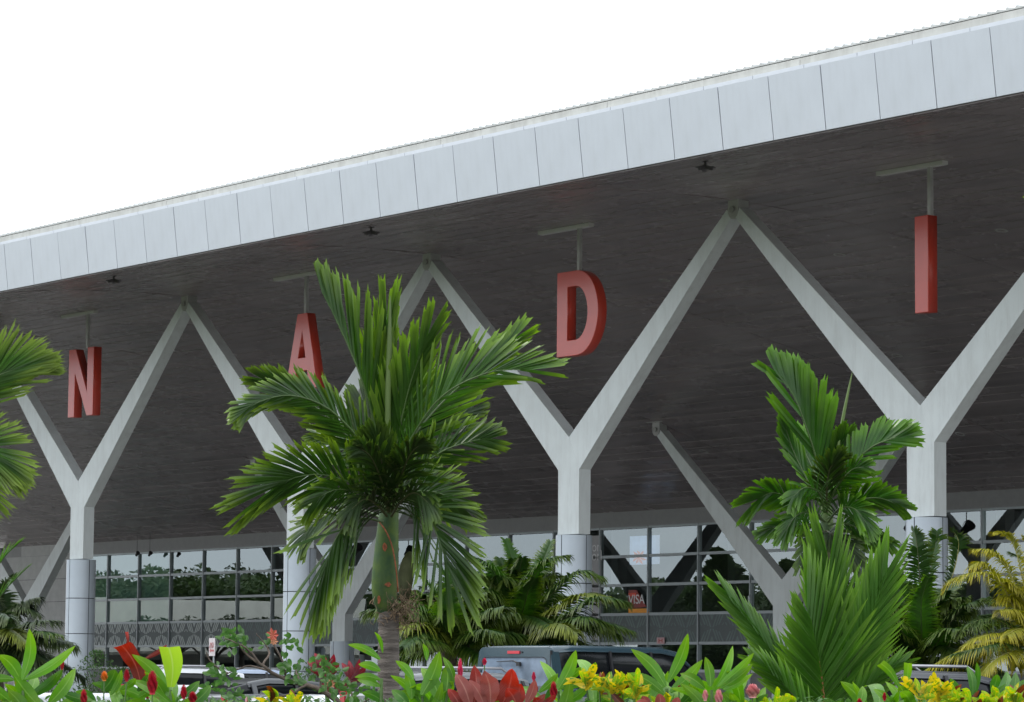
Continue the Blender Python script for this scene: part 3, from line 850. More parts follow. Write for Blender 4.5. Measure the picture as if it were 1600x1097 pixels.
def frond(parent, pix, depth, n, L, ang, roll=0.0, hz=False, lift=15, W=.02, droop=.05, prof=blunt, mats=None, r0=.014, start=.12, seg=5, both=(1, 1), grp=1, jitter=.05, Lp=None, tipang=None, name='frond', seed=0, clump=0.0, wtwist=0.0, midrib=True, curl=None, jagtip=False):
    """pix: list of (px, py, ddepth) for the rachis, base first"""
    rr = random.Random(seed * 77 + len(pix) + int(pix[0][0]))
    P = [at(x, y, depth + dz) for x, y, dz in pix]
    inv = parent.matrix_basis.inverted()
    b = MB()
    ts = [i / 20 for i in range(21)]
    org = P[0]
    pts = [bez(P, t) for t in ts]
    seglen = [0]
    for i in range(20): seglen.append(seglen[-1] + (pts[i + 1] - pts[i]).length)
    tot = seglen[-1]
    if Lp is None: Lp = lambda t: min(1, .45 + 2.2 * t) * (1 - .45 * max(0, t - .55) / .45)
    a0, a1 = ang
    cur_c = 0.0
    for i in range(n):
        t = start + (1 - start) * (i + .5) / n
        for s, on in ((1, both[0]), (-1, both[1])):
            if not on or rr.random() > on: continue
            tt = min(.995, t + rr.uniform(-.3, .3) / n)
            p = bez(P, tt); T = (bez(P, min(1, tt + .02)) - bez(P, tt - .02)).normalized()
            S0 = FW.cross(T)
            S0 = S0.normalized() if S0.length > .05 else RT.copy()
            F2 = T.cross(S0).normalized()
            if F2.dot(FW) < 0: F2 = -F2
            ro = R(roll + rr.uniform(-8, 8))
            Sv = S0 * math.cos(ro) + F2 * math.sin(ro)
            Nv = T.cross(Sv).normalized()
            if hz:
                Sv = T.cross(Vector((0, 0, 1))); Sv = Sv.normalized() if Sv.length > .15 else S0
                Nv = Sv.cross(T).normalized()
            li = R(lift + rr.uniform(-1, 1) * 100 * jitter)
            a = R(a0 + (a1 - a0) * tt + rr.uniform(-1, 1) * 60 * jitter)
            if clump: a += R(clump * math.sin(i * 1.9 + s))
            side = Sv * (s * math.cos(li)) + Nv * math.sin(li)
            d = (T * math.cos(a) + side * math.sin(a)).normalized()
            wv = (T * math.sin(a) - side * math.cos(a)).normalized()
            if wtwist:
                k = d.cross(wv); tw = R(wtwist) * s
                wv = (wv * math.cos(tw) + k * math.sin(tw)).normalized()
            ll = L * Lp(tt) * rr.uniform(1 - jitter * 2, 1 + jitter)
            leaflet(b, p - org, d, wv, ll, W * rr.uniform(.8, 1.15), droop * rr.uniform(.5, 1.5), prof, seg, 0, curl)
    o = b.build(name, mats[0], parent, smooth=False)
    o.location = inv @ org
    if midrib:
        b = MB(); b.tube([q - org for q in pts], [r0 * (1 - .82 * t) for t in ts], 6)
        b.build('midrib', mats[1], o, smooth=True)
    return o

G_deep = (0.028, 0.068, 0.014); G_mid = (0.05, 0.115, 0.02); G_light = (0.10, 0.21, 0.03); G_yel = (0.22, 0.30, 0.04)
M_palm = leafmat('tall_palm_leaf', (0.021, 0.056, 0.008), (0.115, 0.190, 0.018), vein=(.08, .14, .04), rough=.22, trans=.24, var=.40, mid=.3, tipstart=.85)  # dark leaflet bases paint in the crown's inner shade, yellowish tips are leaf colour
M_palm2 = leafmat('small_palm_leaf', (0.022, 0.078, 0.007), (0.080, 0.185, 0.012), vein=(.08, .14, .04), rough=.22, trans=.28, var=.40, mid=.3)
M_palmL = leafmat('edge_palm_leaf', (0.045, 0.11, 0.022), (0.17, 0.24, 0.05), vein=(.10, .18, .05), rough=.33, trans=.3, var=.3, mid=.3)
M_coco = leafmat('young_coconut_leaf', (0.048, 0.135, 0.016), (0.115, 0.22, 0.028), vein=(.15, .25, .08), rough=.3, trans=.32, var=.25, mid=.5)
M_cycG = leafmat('cycad_green_leaf', (0.020, 0.060, 0.006), (0.085, 0.125, 0.012), rough=.4, trans=.22, var=.4, mid=0)
M_cycY = leafmat('cycad_yellow_leaf', (0.18, 0.19, 0.008), (0.38, 0.33, 0.025), rough=.4, trans=.3, var=.3, mid=0)
M_cycO = leafmat('cycad_olive_leaf', (0.075, 0.105, 0.010), (0.17, 0.20, 0.02), rough=.4, trans=.25, var=.35, mid=0)
M_cycD = leafmat('cycad_dark_leaf', (0.020, 0.042, 0.013), (0.05, 0.07, 0.018), rough=.4, trans=.18, var=.4, mid=0)
M_fern = leafmat('bright_cycad_leaf', (0.030, 0.085, 0.010), (0.085, 0.15, 0.018), rough=.4, trans=.3, var=.35, mid=0)
M_rach = mat('palm_midrib', (0.055, 0.10, 0.025), .45, var=.2)
M_rachR = mat('reddish_midrib', (0.22, 0.10, 0.03), .45, var=.2)
M_rachY = mat('yellow_midrib', (0.28, 0.26, 0.08), .45, var=.2)
M_rachD = mat('dark_midrib', (0.05, 0.06, 0.02), .5, var=.2)
def trunk_mat():
    m = mat('palm_trunk_bark', (0.17, 0.148, 0.13), .9, var=.35, vs=4, bump=.8, bs=22, streak=(1, 1, 7), dirt=.6, col2=(0.065, 0.055, 0.048))
    return m
M_trunk = trunk_mat()
M_shaft = mat('palm_crownshaft', (0.075, 0.125, 0.022), .6, var=.25, vs=7, col2=(0.032, 0.075, 0.030), dirt=.45, spec=.25)
M_palmD = leafmat('shade_tinted_palm_leaf', (0.016, 0.040, 0.006), (0.055, 0.10, 0.012), vein=(.06, .10, .03), rough=.45, trans=.18, var=.4, mid=.3, tipstart=.85)  # darker palm leaf colour, painted shade for the inner fronds
M_rust = mat('rusty_blotch', (0.24, 0.075, 0.03), .8, var=.4, vs=30)
M_fibre = mat('dry_fibre', (0.19, 0.135, 0.085), .9, var=.45, vs=20)
M_dryleaf = mat('dry_sheath', (0.075, 0.085, 0.035), .7, var=.4, vs=6)
M_stem = mat('green_stem', (0.07, 0.14, 0.03), .5, var=.2)
M_bark = mat('shrub_bark', (0.10, 0.075, 0.06), .9, var=.3, vs=12, bump=.5, bs=40)

def ground_at(px, depth):
    p = at(px, 1068 + (px - 800) * .0084, depth)
    return Vector((p.x, p.y, 0.0))

# ------------------------------------------------------------------ tall palm
D1 = 30.0
g = ground_at(606, D1); zg = .30 if g.y < 26.4 else .004
palm = thing('palm_tree', 'tall palm with a green crownshaft and arching feathered fronds in front of the A column', 'palm tree', (g.x, g.y, zg))
bpy.context.view_layer.update()
def loc1(px, py, dz=0): return at(px, py, D1 + dz) - palm.location
b = MB()
top = loc1(609, 955); base_ = Vector((0, 0, 0))
pts, rad = [], []
n = 130
for i in range(n + 1):
    t = i / n
    p = base_.lerp(top, t); p.x += .012 * math.sin(t * 5)
    k = (i % 3) * 2
    rad.append((.115 - .018 * t) * (1.0 + (.03 if k == 0 else -.02 if k == 2 else 0)) + rnd.uniform(-.0012, .0012)); pts.append(p)
b.tube(pts, rad, 18)
b.build('trunk', M_trunk, palm, smooth=True)
# crownshaft: bulging green sheath
b = MB()
cs = [(603, 957, 12), (602, 943, 17.5), (601, 925, 20), (601.5, 905, 21), (602.5, 885, 20.5), (604, 860, 19), (605.5, 835, 17.5), (607, 812, 16), (609, 785, 14), (610, 750, 11)]
P = [loc1(x, y) for x, y, r in cs]
b.tube([bez(P, i / 40) for i in range(41)], [bez([Vector((r, 0, 0)) for _, _, r in cs], i / 40).x * D1 / FPX for i in range(41)], 22)
b.build('crownshaft', M_shaft, palm, smooth=True)
# overlapping sheath edge, winding to the upper left
b = MB()
ed = [loc1(622, 925, -.09), loc1(619, 890, -.12), loc1(613, 855, -.13), loc1(603, 830, -.12), loc1(592, 815, -.08)]
b.tube([bez(ed, i / 16) for i in range(17)], .0065, 6)
b.build('sheath_edge', M_rust, palm, smooth=True)
b = MB()
def blotch(x, y, w_, h_, dz):
    c = loc1(x, y, dz); pts = []
    for k in range(11):
        a = 2 * math.pi * k / 11; q = rnd.uniform(.6, 1.1)
        pts.append(c + RT * (w_ * q * math.cos(a) * D1 / FPX) + UP * (h_ * q * math.sin(a) * D1 / FPX))
    b.face(pts); b.face([p_ + FW * .004 for p_ in reversed(pts)])
blotch(601, 856, 4, 8, -.134); blotch(592, 937, 3, 7, -.112); blotch(606, 913, 6, 4, -.146)
b.build('blotch', M_rust, palm)
b = MB()
sh = [loc1(632, 940, .05), loc1(634, 905, .07), loc1(637, 880, .08), loc1(640, 862, .09)]
rows = []
for i in range(12):
    t = i / 11; c = bez(sh, t); w_ = .075 * math.sin(math.pi * (.12 + .84 * t)) ** .8
    rows.append([c + RT * (w_ * math.cos(a)) + FW * (.05 * math.sin(a)) for a in (math.pi, math.pi * .75, math.pi * .5, math.pi * .25, 0)])
b.grid(rows); b.build('hanging_sheath', M_dryleaf, palm, smooth=True)
b = MB()   # messy dry flower stalks and fibres at the collar
for k in range(330):
    a = rnd.uniform(-2.2, 1.0)
    c = loc1(rnd.gauss(612, 13), rnd.gauss(955, 13), rnd.uniform(-.13, .03))
    if rnd.random() < .55: c = loc1(rnd.gauss(633, 14), rnd.gauss(948, 15), rnd.uniform(-.12, .1))
    d = Vector((rnd.gauss(0, 1), rnd.gauss(0, 1), rnd.gauss(-.1, 1))).normalized()
    e = Vector((rnd.gauss(0, 1), rnd.gauss(0, 1), rnd.gauss(-.3, 1))).normalized()
    l = rnd.uniform(.04, .15)
    b.tube([c - d * l * .5, c + e * l * .2, c + d * l * .5 + Vector((0, 0, -.02))], rnd.uniform(.0015, .004), 3, caps=False)
b.build('dry_flower_stalk', M_fibre, palm, kind='stuff')
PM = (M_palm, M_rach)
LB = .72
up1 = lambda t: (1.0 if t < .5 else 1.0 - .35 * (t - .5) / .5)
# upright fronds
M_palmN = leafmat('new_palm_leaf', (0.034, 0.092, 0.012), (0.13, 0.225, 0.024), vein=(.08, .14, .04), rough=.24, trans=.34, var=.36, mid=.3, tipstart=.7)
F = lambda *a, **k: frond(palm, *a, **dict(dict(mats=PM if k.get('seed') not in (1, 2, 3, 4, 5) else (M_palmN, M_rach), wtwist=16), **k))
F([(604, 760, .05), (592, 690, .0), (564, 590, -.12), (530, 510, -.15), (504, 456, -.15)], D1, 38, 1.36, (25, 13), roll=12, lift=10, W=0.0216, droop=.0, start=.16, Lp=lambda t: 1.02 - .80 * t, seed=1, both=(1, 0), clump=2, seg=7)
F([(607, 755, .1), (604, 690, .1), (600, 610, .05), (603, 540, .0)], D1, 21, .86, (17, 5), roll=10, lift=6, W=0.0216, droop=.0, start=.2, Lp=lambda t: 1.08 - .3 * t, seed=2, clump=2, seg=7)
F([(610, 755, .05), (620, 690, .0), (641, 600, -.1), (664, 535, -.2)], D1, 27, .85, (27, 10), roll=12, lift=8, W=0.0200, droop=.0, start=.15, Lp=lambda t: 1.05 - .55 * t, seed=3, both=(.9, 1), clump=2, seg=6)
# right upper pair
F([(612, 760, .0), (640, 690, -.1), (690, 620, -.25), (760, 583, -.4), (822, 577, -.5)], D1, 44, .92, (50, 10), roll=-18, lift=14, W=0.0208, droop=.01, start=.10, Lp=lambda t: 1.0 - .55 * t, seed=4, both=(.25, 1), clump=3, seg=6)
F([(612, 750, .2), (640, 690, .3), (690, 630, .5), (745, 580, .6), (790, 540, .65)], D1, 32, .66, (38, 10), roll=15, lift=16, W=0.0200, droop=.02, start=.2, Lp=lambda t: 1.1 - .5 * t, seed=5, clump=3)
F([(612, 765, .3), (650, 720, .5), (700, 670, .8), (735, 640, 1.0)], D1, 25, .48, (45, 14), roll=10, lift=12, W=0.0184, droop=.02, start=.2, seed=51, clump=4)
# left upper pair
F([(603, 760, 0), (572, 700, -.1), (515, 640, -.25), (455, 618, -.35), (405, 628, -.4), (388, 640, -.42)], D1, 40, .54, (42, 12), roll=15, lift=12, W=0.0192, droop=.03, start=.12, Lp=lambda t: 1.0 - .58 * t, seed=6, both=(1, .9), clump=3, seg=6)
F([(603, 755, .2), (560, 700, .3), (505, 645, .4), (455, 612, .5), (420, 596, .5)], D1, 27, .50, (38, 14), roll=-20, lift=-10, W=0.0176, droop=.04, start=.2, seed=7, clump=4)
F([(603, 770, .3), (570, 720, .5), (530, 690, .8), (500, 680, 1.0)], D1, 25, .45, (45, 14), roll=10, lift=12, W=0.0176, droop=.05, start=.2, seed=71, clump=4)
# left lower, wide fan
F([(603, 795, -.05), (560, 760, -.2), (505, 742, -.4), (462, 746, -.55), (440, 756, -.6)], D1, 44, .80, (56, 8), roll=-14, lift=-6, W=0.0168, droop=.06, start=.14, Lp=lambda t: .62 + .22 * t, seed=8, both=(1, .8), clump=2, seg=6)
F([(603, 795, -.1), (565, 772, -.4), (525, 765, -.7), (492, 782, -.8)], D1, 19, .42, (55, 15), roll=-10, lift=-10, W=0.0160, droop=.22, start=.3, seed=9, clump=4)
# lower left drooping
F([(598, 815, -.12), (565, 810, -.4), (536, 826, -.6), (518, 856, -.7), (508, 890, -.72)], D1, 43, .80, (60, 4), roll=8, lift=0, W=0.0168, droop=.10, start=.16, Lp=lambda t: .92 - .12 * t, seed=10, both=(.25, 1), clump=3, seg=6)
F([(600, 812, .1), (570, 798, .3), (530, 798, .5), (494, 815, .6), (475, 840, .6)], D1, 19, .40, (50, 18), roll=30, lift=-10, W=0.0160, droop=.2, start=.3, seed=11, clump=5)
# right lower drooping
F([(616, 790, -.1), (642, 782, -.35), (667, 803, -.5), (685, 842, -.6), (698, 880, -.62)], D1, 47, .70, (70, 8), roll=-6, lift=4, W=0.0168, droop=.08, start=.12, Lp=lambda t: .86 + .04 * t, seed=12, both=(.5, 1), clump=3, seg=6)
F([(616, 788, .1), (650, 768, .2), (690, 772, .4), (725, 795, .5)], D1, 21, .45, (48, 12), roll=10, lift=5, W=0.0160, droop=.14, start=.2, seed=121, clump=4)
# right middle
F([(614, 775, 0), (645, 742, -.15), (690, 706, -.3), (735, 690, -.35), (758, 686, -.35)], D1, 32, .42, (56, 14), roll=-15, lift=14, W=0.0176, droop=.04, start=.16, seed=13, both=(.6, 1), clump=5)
# inner fronds round the crownshaft, crown shade painted into a darker leaf colour
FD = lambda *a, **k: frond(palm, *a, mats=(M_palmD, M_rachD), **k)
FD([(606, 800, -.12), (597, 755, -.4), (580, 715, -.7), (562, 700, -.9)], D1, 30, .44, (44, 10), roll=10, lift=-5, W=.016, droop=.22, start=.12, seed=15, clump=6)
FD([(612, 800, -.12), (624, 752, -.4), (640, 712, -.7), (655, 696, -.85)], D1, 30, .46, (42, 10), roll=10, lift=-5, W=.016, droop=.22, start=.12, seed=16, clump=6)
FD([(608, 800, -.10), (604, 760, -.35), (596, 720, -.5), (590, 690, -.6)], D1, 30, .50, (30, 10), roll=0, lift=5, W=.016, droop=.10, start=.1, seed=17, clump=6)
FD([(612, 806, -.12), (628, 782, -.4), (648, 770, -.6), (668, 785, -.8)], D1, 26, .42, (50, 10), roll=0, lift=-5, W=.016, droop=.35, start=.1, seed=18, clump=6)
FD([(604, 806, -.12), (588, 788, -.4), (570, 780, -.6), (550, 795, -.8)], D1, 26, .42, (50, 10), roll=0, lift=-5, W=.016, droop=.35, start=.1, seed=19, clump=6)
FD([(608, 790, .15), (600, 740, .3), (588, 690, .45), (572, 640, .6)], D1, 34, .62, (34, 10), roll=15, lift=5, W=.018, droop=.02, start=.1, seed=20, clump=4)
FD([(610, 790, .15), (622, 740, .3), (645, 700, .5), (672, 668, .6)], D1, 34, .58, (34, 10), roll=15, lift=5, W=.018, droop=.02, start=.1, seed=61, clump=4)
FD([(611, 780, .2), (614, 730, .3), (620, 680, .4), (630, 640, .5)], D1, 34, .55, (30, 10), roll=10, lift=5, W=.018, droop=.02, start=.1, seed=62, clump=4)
b = MB()   # unopened spear leaf
sp_ = [loc1(607, 740, -.05), loc1(606, 640, -.1), loc1(608, 540, -.12), loc1(610, 462, -.12)]
b.tube([bez(sp_, i / 14) for i in range(15)], [.022, .024, .026, .027, .028, .028, .028, .027, .026, .024, .021, .017, .013, .008, .003], 7)
b.build('spear_leaf', mat('spear_leaf_green', (0.09, 0.14, 0.035), .5, var=.2, streak=(1, 1, .2)), palm, smooth=True)

# ------------------------------------------------------------------ smaller palm at right
D2 = 34.0
g = ground_at(1296, D2)
palm2 = thing('palm_tree', 'small palm with blunt bright green fronds standing left of the I column', 'palm tree', (g.x, g.y, .004))
bpy.context.view_layer.update()
b = MB()
tp_ = at(1294, 850, D2) - palm2.location
b.tube([Vector((0, 0, 0)).lerp(tp_, i / 50) for i in range(51)], [(.062 - .01 * i / 50) * (1.04 if i % 3 == 0 else .99) for i in range(51)], 14); b.build('trunk', M_dryleaf, palm2, smooth=True)
b = MB()
cs = [(1294, 862, 9), (1293, 840, 11), (1292, 815, 10), (1291, 785, 8), (1290, 760, 6)]
P = [at(x, y, D2) - palm2.location for x, y, r in cs]
b.tube([bez(P, i / 16) for i in range(17)], [bez([Vector((r, 0, 0)) for _, _, r in cs], i / 16).x * D2 / FPX for i in range(17)], 14); b.build('crownshaft', M_shaft, palm2, smooth=True)
PM2 = (M_palm2, M_rach)
frond(palm2, [(1288, 790, 0), (1276, 720, -.1), (1257, 660, -.15), (1240, 618, -.15), (1214, 582, -.15)], D2, 40, 1.02, (24, 18), roll=10, lift=12, W=.03, mats=PM2, start=.14, droop=0, Lp=lambda t: 1.0 - .72 * t, seed=21, both=(1, .18), clump=2, seg=6)
frond(palm2, [(1290, 790, .1), (1298, 745, .1), (1305, 715, .05), (1315, 692, 0)], D2, 24, .52, (34, 12), roll=30, lift=15, W=.025, mats=PM2, start=.2, droop=0, Lp=lambda t: 1 - .5 * t, seed=22, clump=3)
frond(palm2, [(1292, 790, 0), (1325, 735, -.1), (1360, 700, -.15), (1392, 686, -.2), (1402, 684, -.2)], D2, 30, .46, (52, 10), roll=-15, lift=14, W=.024, mats=PM2, start=.14, droop=.02, both=(.35, 1), Lp=lambda t: 1 - .35 * t, seed=23, clump=3)
frond(palm2, [(1288, 800, 0), (1262, 750, .1), (1240, 705, .2), (1228, 670, .2)], D2, 14, .36, (20, 10), roll=10, lift=0, W=.02, mats=PM2, start=.3, droop=0, seed=24, clump=4)
frond(palm2, [(1286, 815, 0), (1250, 785, -.2), (1210, 770, -.3), (1188, 778, -.35)], D2, 22, .34, (70, 18), roll=-20, lift=-10, W=.022, mats=PM2, start=.3, droop=.08, Lp=lambda t: .6 + .5 * t, seed=25, clump=3)
frond(palm2, [(1288, 800, -.1), (1280, 770, -.5), (1258, 762, -.8), (1240, 775, -.95)], D2, 22, .36, (66, 14), roll=5, lift=0, W=.019, mats=PM2, start=.25, droop=.18, seed=26, both=(.4, 1), clump=3)
frond(palm2, [(1294, 810, -.1), (1330, 785, -.3), (1372, 778, -.5), (1405, 790, -.55)], D2, 28, .34, (52, 16), roll=25, lift=12, W=.02, mats=PM2, start=.2, droop=.14, seed=27, clump=5)
frond(palm2, [(1294, 820, -.05), (1320, 818, -.3), (1352, 830, -.5), (1385, 845, -.55)], D2, 20, .28, (50, 16), roll=10, lift=0, W=.019, mats=PM2, start=.25, droop=.2, seed=28, clump=5)
frond(palm2, [(1290, 830, -.05), (1260, 822, -.3), (1225, 820, -.5), (1195, 830, -.5)], D2, 18, .26, (48, 14), roll=10, lift=0, W=.018, mats=PM2, start=.25, droop=.16, seed=29, clump=5)
frond(palm2, [(1291, 800, -.1), (1305, 765, -.4), (1330, 735, -.7), (1350, 730, -.8)], D2, 20, .28, (52, 20), roll=-10, lift=10, W=.018, mats=PM2, start=.25, droop=.15, seed=30, clump=5)
frond(palm2, [(1288, 815, -.1), (1270, 800, -.5), (1245, 805, -.8), (1228, 830, -.9)], D2, 26, .34, (60, 10), roll=0, lift=0, W=.017, mats=PM2, start=.12, droop=.2, seed=301, clump=4)
frond(palm2, [(1294, 815, -.1), (1312, 795, -.5), (1335, 795, -.8), (1352, 815, -.9)], D2, 26, .36, (60, 10), roll=0, lift=0, W=.017, mats=PM2, start=.12, droop=.2, seed=302, clump=4)
frond(palm2, [(1290, 800, .1), (1280, 755, .3), (1262, 715, .5), (1250, 690, .6)], D2, 26, .46, (34, 10), roll=5, lift=5, W=.019, mats=PM2, start=.1, droop=.02, seed=303, clump=4)
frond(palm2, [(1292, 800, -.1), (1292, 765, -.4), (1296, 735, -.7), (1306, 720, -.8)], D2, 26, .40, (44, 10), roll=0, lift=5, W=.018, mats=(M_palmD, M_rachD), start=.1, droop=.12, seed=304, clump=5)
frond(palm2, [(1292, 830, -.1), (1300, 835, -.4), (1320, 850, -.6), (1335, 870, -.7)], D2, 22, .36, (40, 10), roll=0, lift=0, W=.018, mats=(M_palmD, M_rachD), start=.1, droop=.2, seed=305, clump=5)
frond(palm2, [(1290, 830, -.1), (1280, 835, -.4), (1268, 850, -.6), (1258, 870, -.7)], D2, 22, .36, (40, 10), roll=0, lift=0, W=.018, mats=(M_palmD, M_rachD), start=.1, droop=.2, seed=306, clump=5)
b = MB(); q = [at(1300, 760, D2) - palm2.location, at(1316, 660, D2) - palm2.location, at(1332, 580, D2) - palm2.location]
b.tube([bez(q, i / 10) for i in range(11)], [.016, .017, .018, .018, .018, .018, .017, .014, .011, .007, .002], 6); b.build('spear_leaf', bpy.data.materials['spear_leaf_green'], palm2, smooth=True)

# ------------------------------------------------------------------ palm beyond the left edge
D3 = 27.0
g = ground_at(-90, D3)
palm3 = thing('palm_tree', 'palm whose frond tips reach in over the left picture edge', 'palm tree', (g.x, g.y, .004))
bpy.context.view_layer.update()
b = MB(); tp_ = at(-90, 720, D3) - palm3.location
b.tube([Vector((0, 0, 0)).lerp(tp_, i / 50) for i in range(51)], [(.11 - .02 * i / 50) * (1.04 if i % 3 == 0 else .99) for i in range(51)], 14); b.build('trunk', M_trunk, palm3, smooth=True)
PM3 = (M_palmL, M_rach)
frond(palm3, [(-88, 700, 0), (-55, 635, -.1), (-8, 590, -.2), (34, 576, -.2)], D3, 52, .62, (46, 3), roll=10, lift=5, W=.0115, mats=PM3, start=.25, droop=.06, seed=31, clump=4)
frond(palm3, [(-88, 710, 0), (-60, 695, -.1), (-28, 700, -.2), (2, 722, -.2)], D3, 50, .56, (58, 3), roll=10, lift=5, W=.0115, mats=PM3, start=.25, droop=.08, seed=32, clump=4)
frond(palm3, [(-88, 715, .2), (-70, 720, .3), (-50, 745, .4), (-40, 775, .4)], D3, 28, .52, (35, 12), roll=5, lift=0, W=.0115, mats=PM3, start=.25, droop=.1, seed=33, clump=4)
# sprig beyond the right edge
g = ground_at(1700, D3)
palm4 = thing('palm_tree', 'palm mostly out of view with one yellowish frond tip at the upper right edge', 'palm tree', (g.x, g.y, .004))
bpy.context.view_layer.update()
b = MB(); tp_ = at(1690, 420, D3) - palm4.location
b.tube([Vector((0, 0, 0)).lerp(tp_, i / 50) for i in range(51)], [(.11 - .02 * i / 50) * (1.04 if i % 3 == 0 else .99) for i in range(51)], 14); b.build('trunk', M_trunk, palm4, smooth=True)
frond(palm4, [(1690, 410, 0), (1670, 340, 0), (1640, 305, 0), (1618, 300, 0)], D3, 20, .20, (60, 30), roll=5, lift=0, W=.014, mats=PM3, start=.35, droop=.05, seed=34, clump=4)
frond(palm4, [(1690, 410, 0), (1720, 340, 0), (1750, 305, 0), (1790, 320, 0)], D3, 20, .30, (60, 30), roll=5, lift=0, W=.014, mats=PM3, start=.35, droop=.05, seed=35, clump=4)

# ------------------------------------------------------------------ cycads
def cycad(px, py, depth, label, fr, mats, trunk_r=.22, name='cycad', fill=12, FR=1.9, **kw):
    """fr: list of rachis pixel lists with per frond options"""
    g = ground_at(px, depth)
    zb = .13 if g.y > 48 else .004
    root = thing(name, label, 'cycad', (g.x, g.y, zb), 0, 'cycads before the terminal')
    bpy.context.view_layer.update()
    top = at(px, py, depth) - root.location
    b = MB()
    if top.z > .2:
        n = 16
        b.tube([Vector((0, 0, 0)).lerp(top, i / n) for i in range(n + 1)], [trunk_r * (1 + .12 * (i % 2)) * (1 - .2 * i / n) for i in range(n + 1)], 12)
        b.build('trunk', M_bark, root, smooth=False)
    base_kw = dict(n=46, L=.30, ang=(72, 40), roll=20, lift=25, W=.011, droop=.25, prof=needle, start=.14, seg=4, jitter=.03, r0=.016, wtwist=20,
                 Lp=lambda t: min(1, .35 + 3.2 * t) * (1 - .6 * max(0, t - .5) / .5))
    for i, f in enumerate(fr):
        pix, o = f[0], (f[1] if len(f) > 1 else {})
        P = [(px, py, 0)] + pix
        a = dict(hz=True, n=46, L=.30, ang=(72, 40), roll=20, lift=25, W=.011, droop=.25, prof=needle, start=.14, seg=4, jitter=.03, r0=.016, wtwist=20,
                 Lp=lambda t: min(1, .35 + 3.2 * t) * (1 - .6 * max(0, t - .5) / .5))
        a.update(kw); a.update(o)
        ddx, ddy = abs(pix[-1][0] - px), abs(pix[-1][1] - py)
        if fill: a['lift'] = 22; a['droop'] = .7 if ddx > ddy * .55 else .45; a['ang'] = (78, 38)
        mm = a.pop('m', mats)
        n_, L2, an = a.pop('n'), a.pop('L'), a.pop('ang')
        frond(root, P, depth, n_, L2, an, mats=mm, seed=i + int(px), **a)
    q = random.Random(int(px) + 9)
    for i in range(fill):
        phi = 2 * math.pi * (i + q.random() * .6) / fill; up_ = q.choice([.15, .5, .9, 1.3]) if i % 3 else q.uniform(1.2, 1.7)
        Rr = q.uniform(.85, 1.1) * FR; P = [(px, py, 0)]
        for t in (.33, .66, 1.0):
            h = Rr * (math.sin(up_) * t - (.42 + .1 * q.random()) * t * t); r2 = Rr * math.cos(up_) * t + .25 * t
            P.append((px + r2 * math.cos(phi) * FPX / depth, py - h * FPX / depth, r2 * math.sin(phi)))
        a = dict(base_kw); a.update(kw); a.pop('m', None)
        n_, L2, an = a.pop('n'), a.pop('L'), a.pop('ang')
        a['hz'] = True; a['droop'] = .85; a['lift'] = 20
        frond(root, P, depth, n_, L2, an, mats=mats, seed=i + 500 + int(px), **a)
    return root
CG = (M_cycG, M_rachD); CY = (M_cycY, M_rachY); CD = (M_cycD, M_rachD); CF = (M_fern, M_rach)
# big one right of the tall palm
cycad(800, 985, 64.0, 'big dark green cycad behind the van roof left of the D column', [
    ([(820, 930, -.5), (850, 880, -.9), (885, 868, -1.1)], dict(roll=70, lift=40)),
    ([(850, 940, -.6), (900, 895, -1), (938, 900, -1.1)], dict(roll=70, lift=10, m=(M_cycG, M_rachD), droop=.5)),
    ([(860, 960, -.8), (910, 930, -1.4), (950, 932, -1.7)], dict(roll=80, lift=-20, droop=.5, m=(M_cycO, M_rachY))),
    ([(870, 972, -1.0), (930, 935, -2.0), (978, 940, -2.2)], dict(roll=80, lift=-25, droop=.6)),
    ([(860, 985, -1.0), (910, 965, -2.0), (950, 975, -2.2)], dict(roll=80, lift=-20, droop=.5)),
    ([(880, 990, -.4), (940, 975, -.8), (985, 985, -1)], dict(roll=80, lift=-25, droop=.6)),
    ([(840, 990, -1.4), (875, 975, -2.4), (900, 988, -2.8)], dict(roll=70, lift=-20, droop=.5, m=(M_cycO, M_rachY))),
    ([(800, 940, .2), (805, 890, .5), (790, 845, .8)], dict(roll=30, m=CF)),
    ([(830, 930, .3), (848, 880, .6), (860, 848, .8)], dict(roll=60, lift=35, m=CG)),
    ([(785, 940, -.5), (770, 890, -.9), (735, 868, -1)], dict(roll=-60, lift=-30, m=CF)),
    ([(775, 960, -.8), (735, 925, -1.3), (690, 910, -1.5)], dict(roll=-70, lift=-20, droop=.4)),
    ([(765, 975, -1), (715, 955, -1.8), (665, 955, -2)], dict(roll=-80, lift=10, droop=.5)),
    ([(770, 990, -1.2), (720, 985, -2), (670, 1000, -2.2)], dict(roll=-80, lift=20, droop=.6, m=(M_cycG, M_rachY))),
    ([(780, 995, -1.4), (755, 990, -2.2), (735, 1005, -2.6)], dict(roll=-70, lift=20, droop=.6)),
    ([(790, 950, .6), (760, 900, 1.1), (700, 890, 1.4)], dict(roll=-40, m=CF)),
    ([(810, 950, .8), (840, 905, 1.3), (880, 900, 1.6)], dict(roll=40)),
    ([(800, 960, 1), (780, 915, 1.8), (770, 880, 2.2)], dict(roll=20, m=CF)),
    ([(815, 960, -1.2), (825, 925, -2), (835, 905, -2.4)], dict(roll=20, lift=10)),
], CG, n=84, L=.52, W=.023, fill=44, FR=2.35)
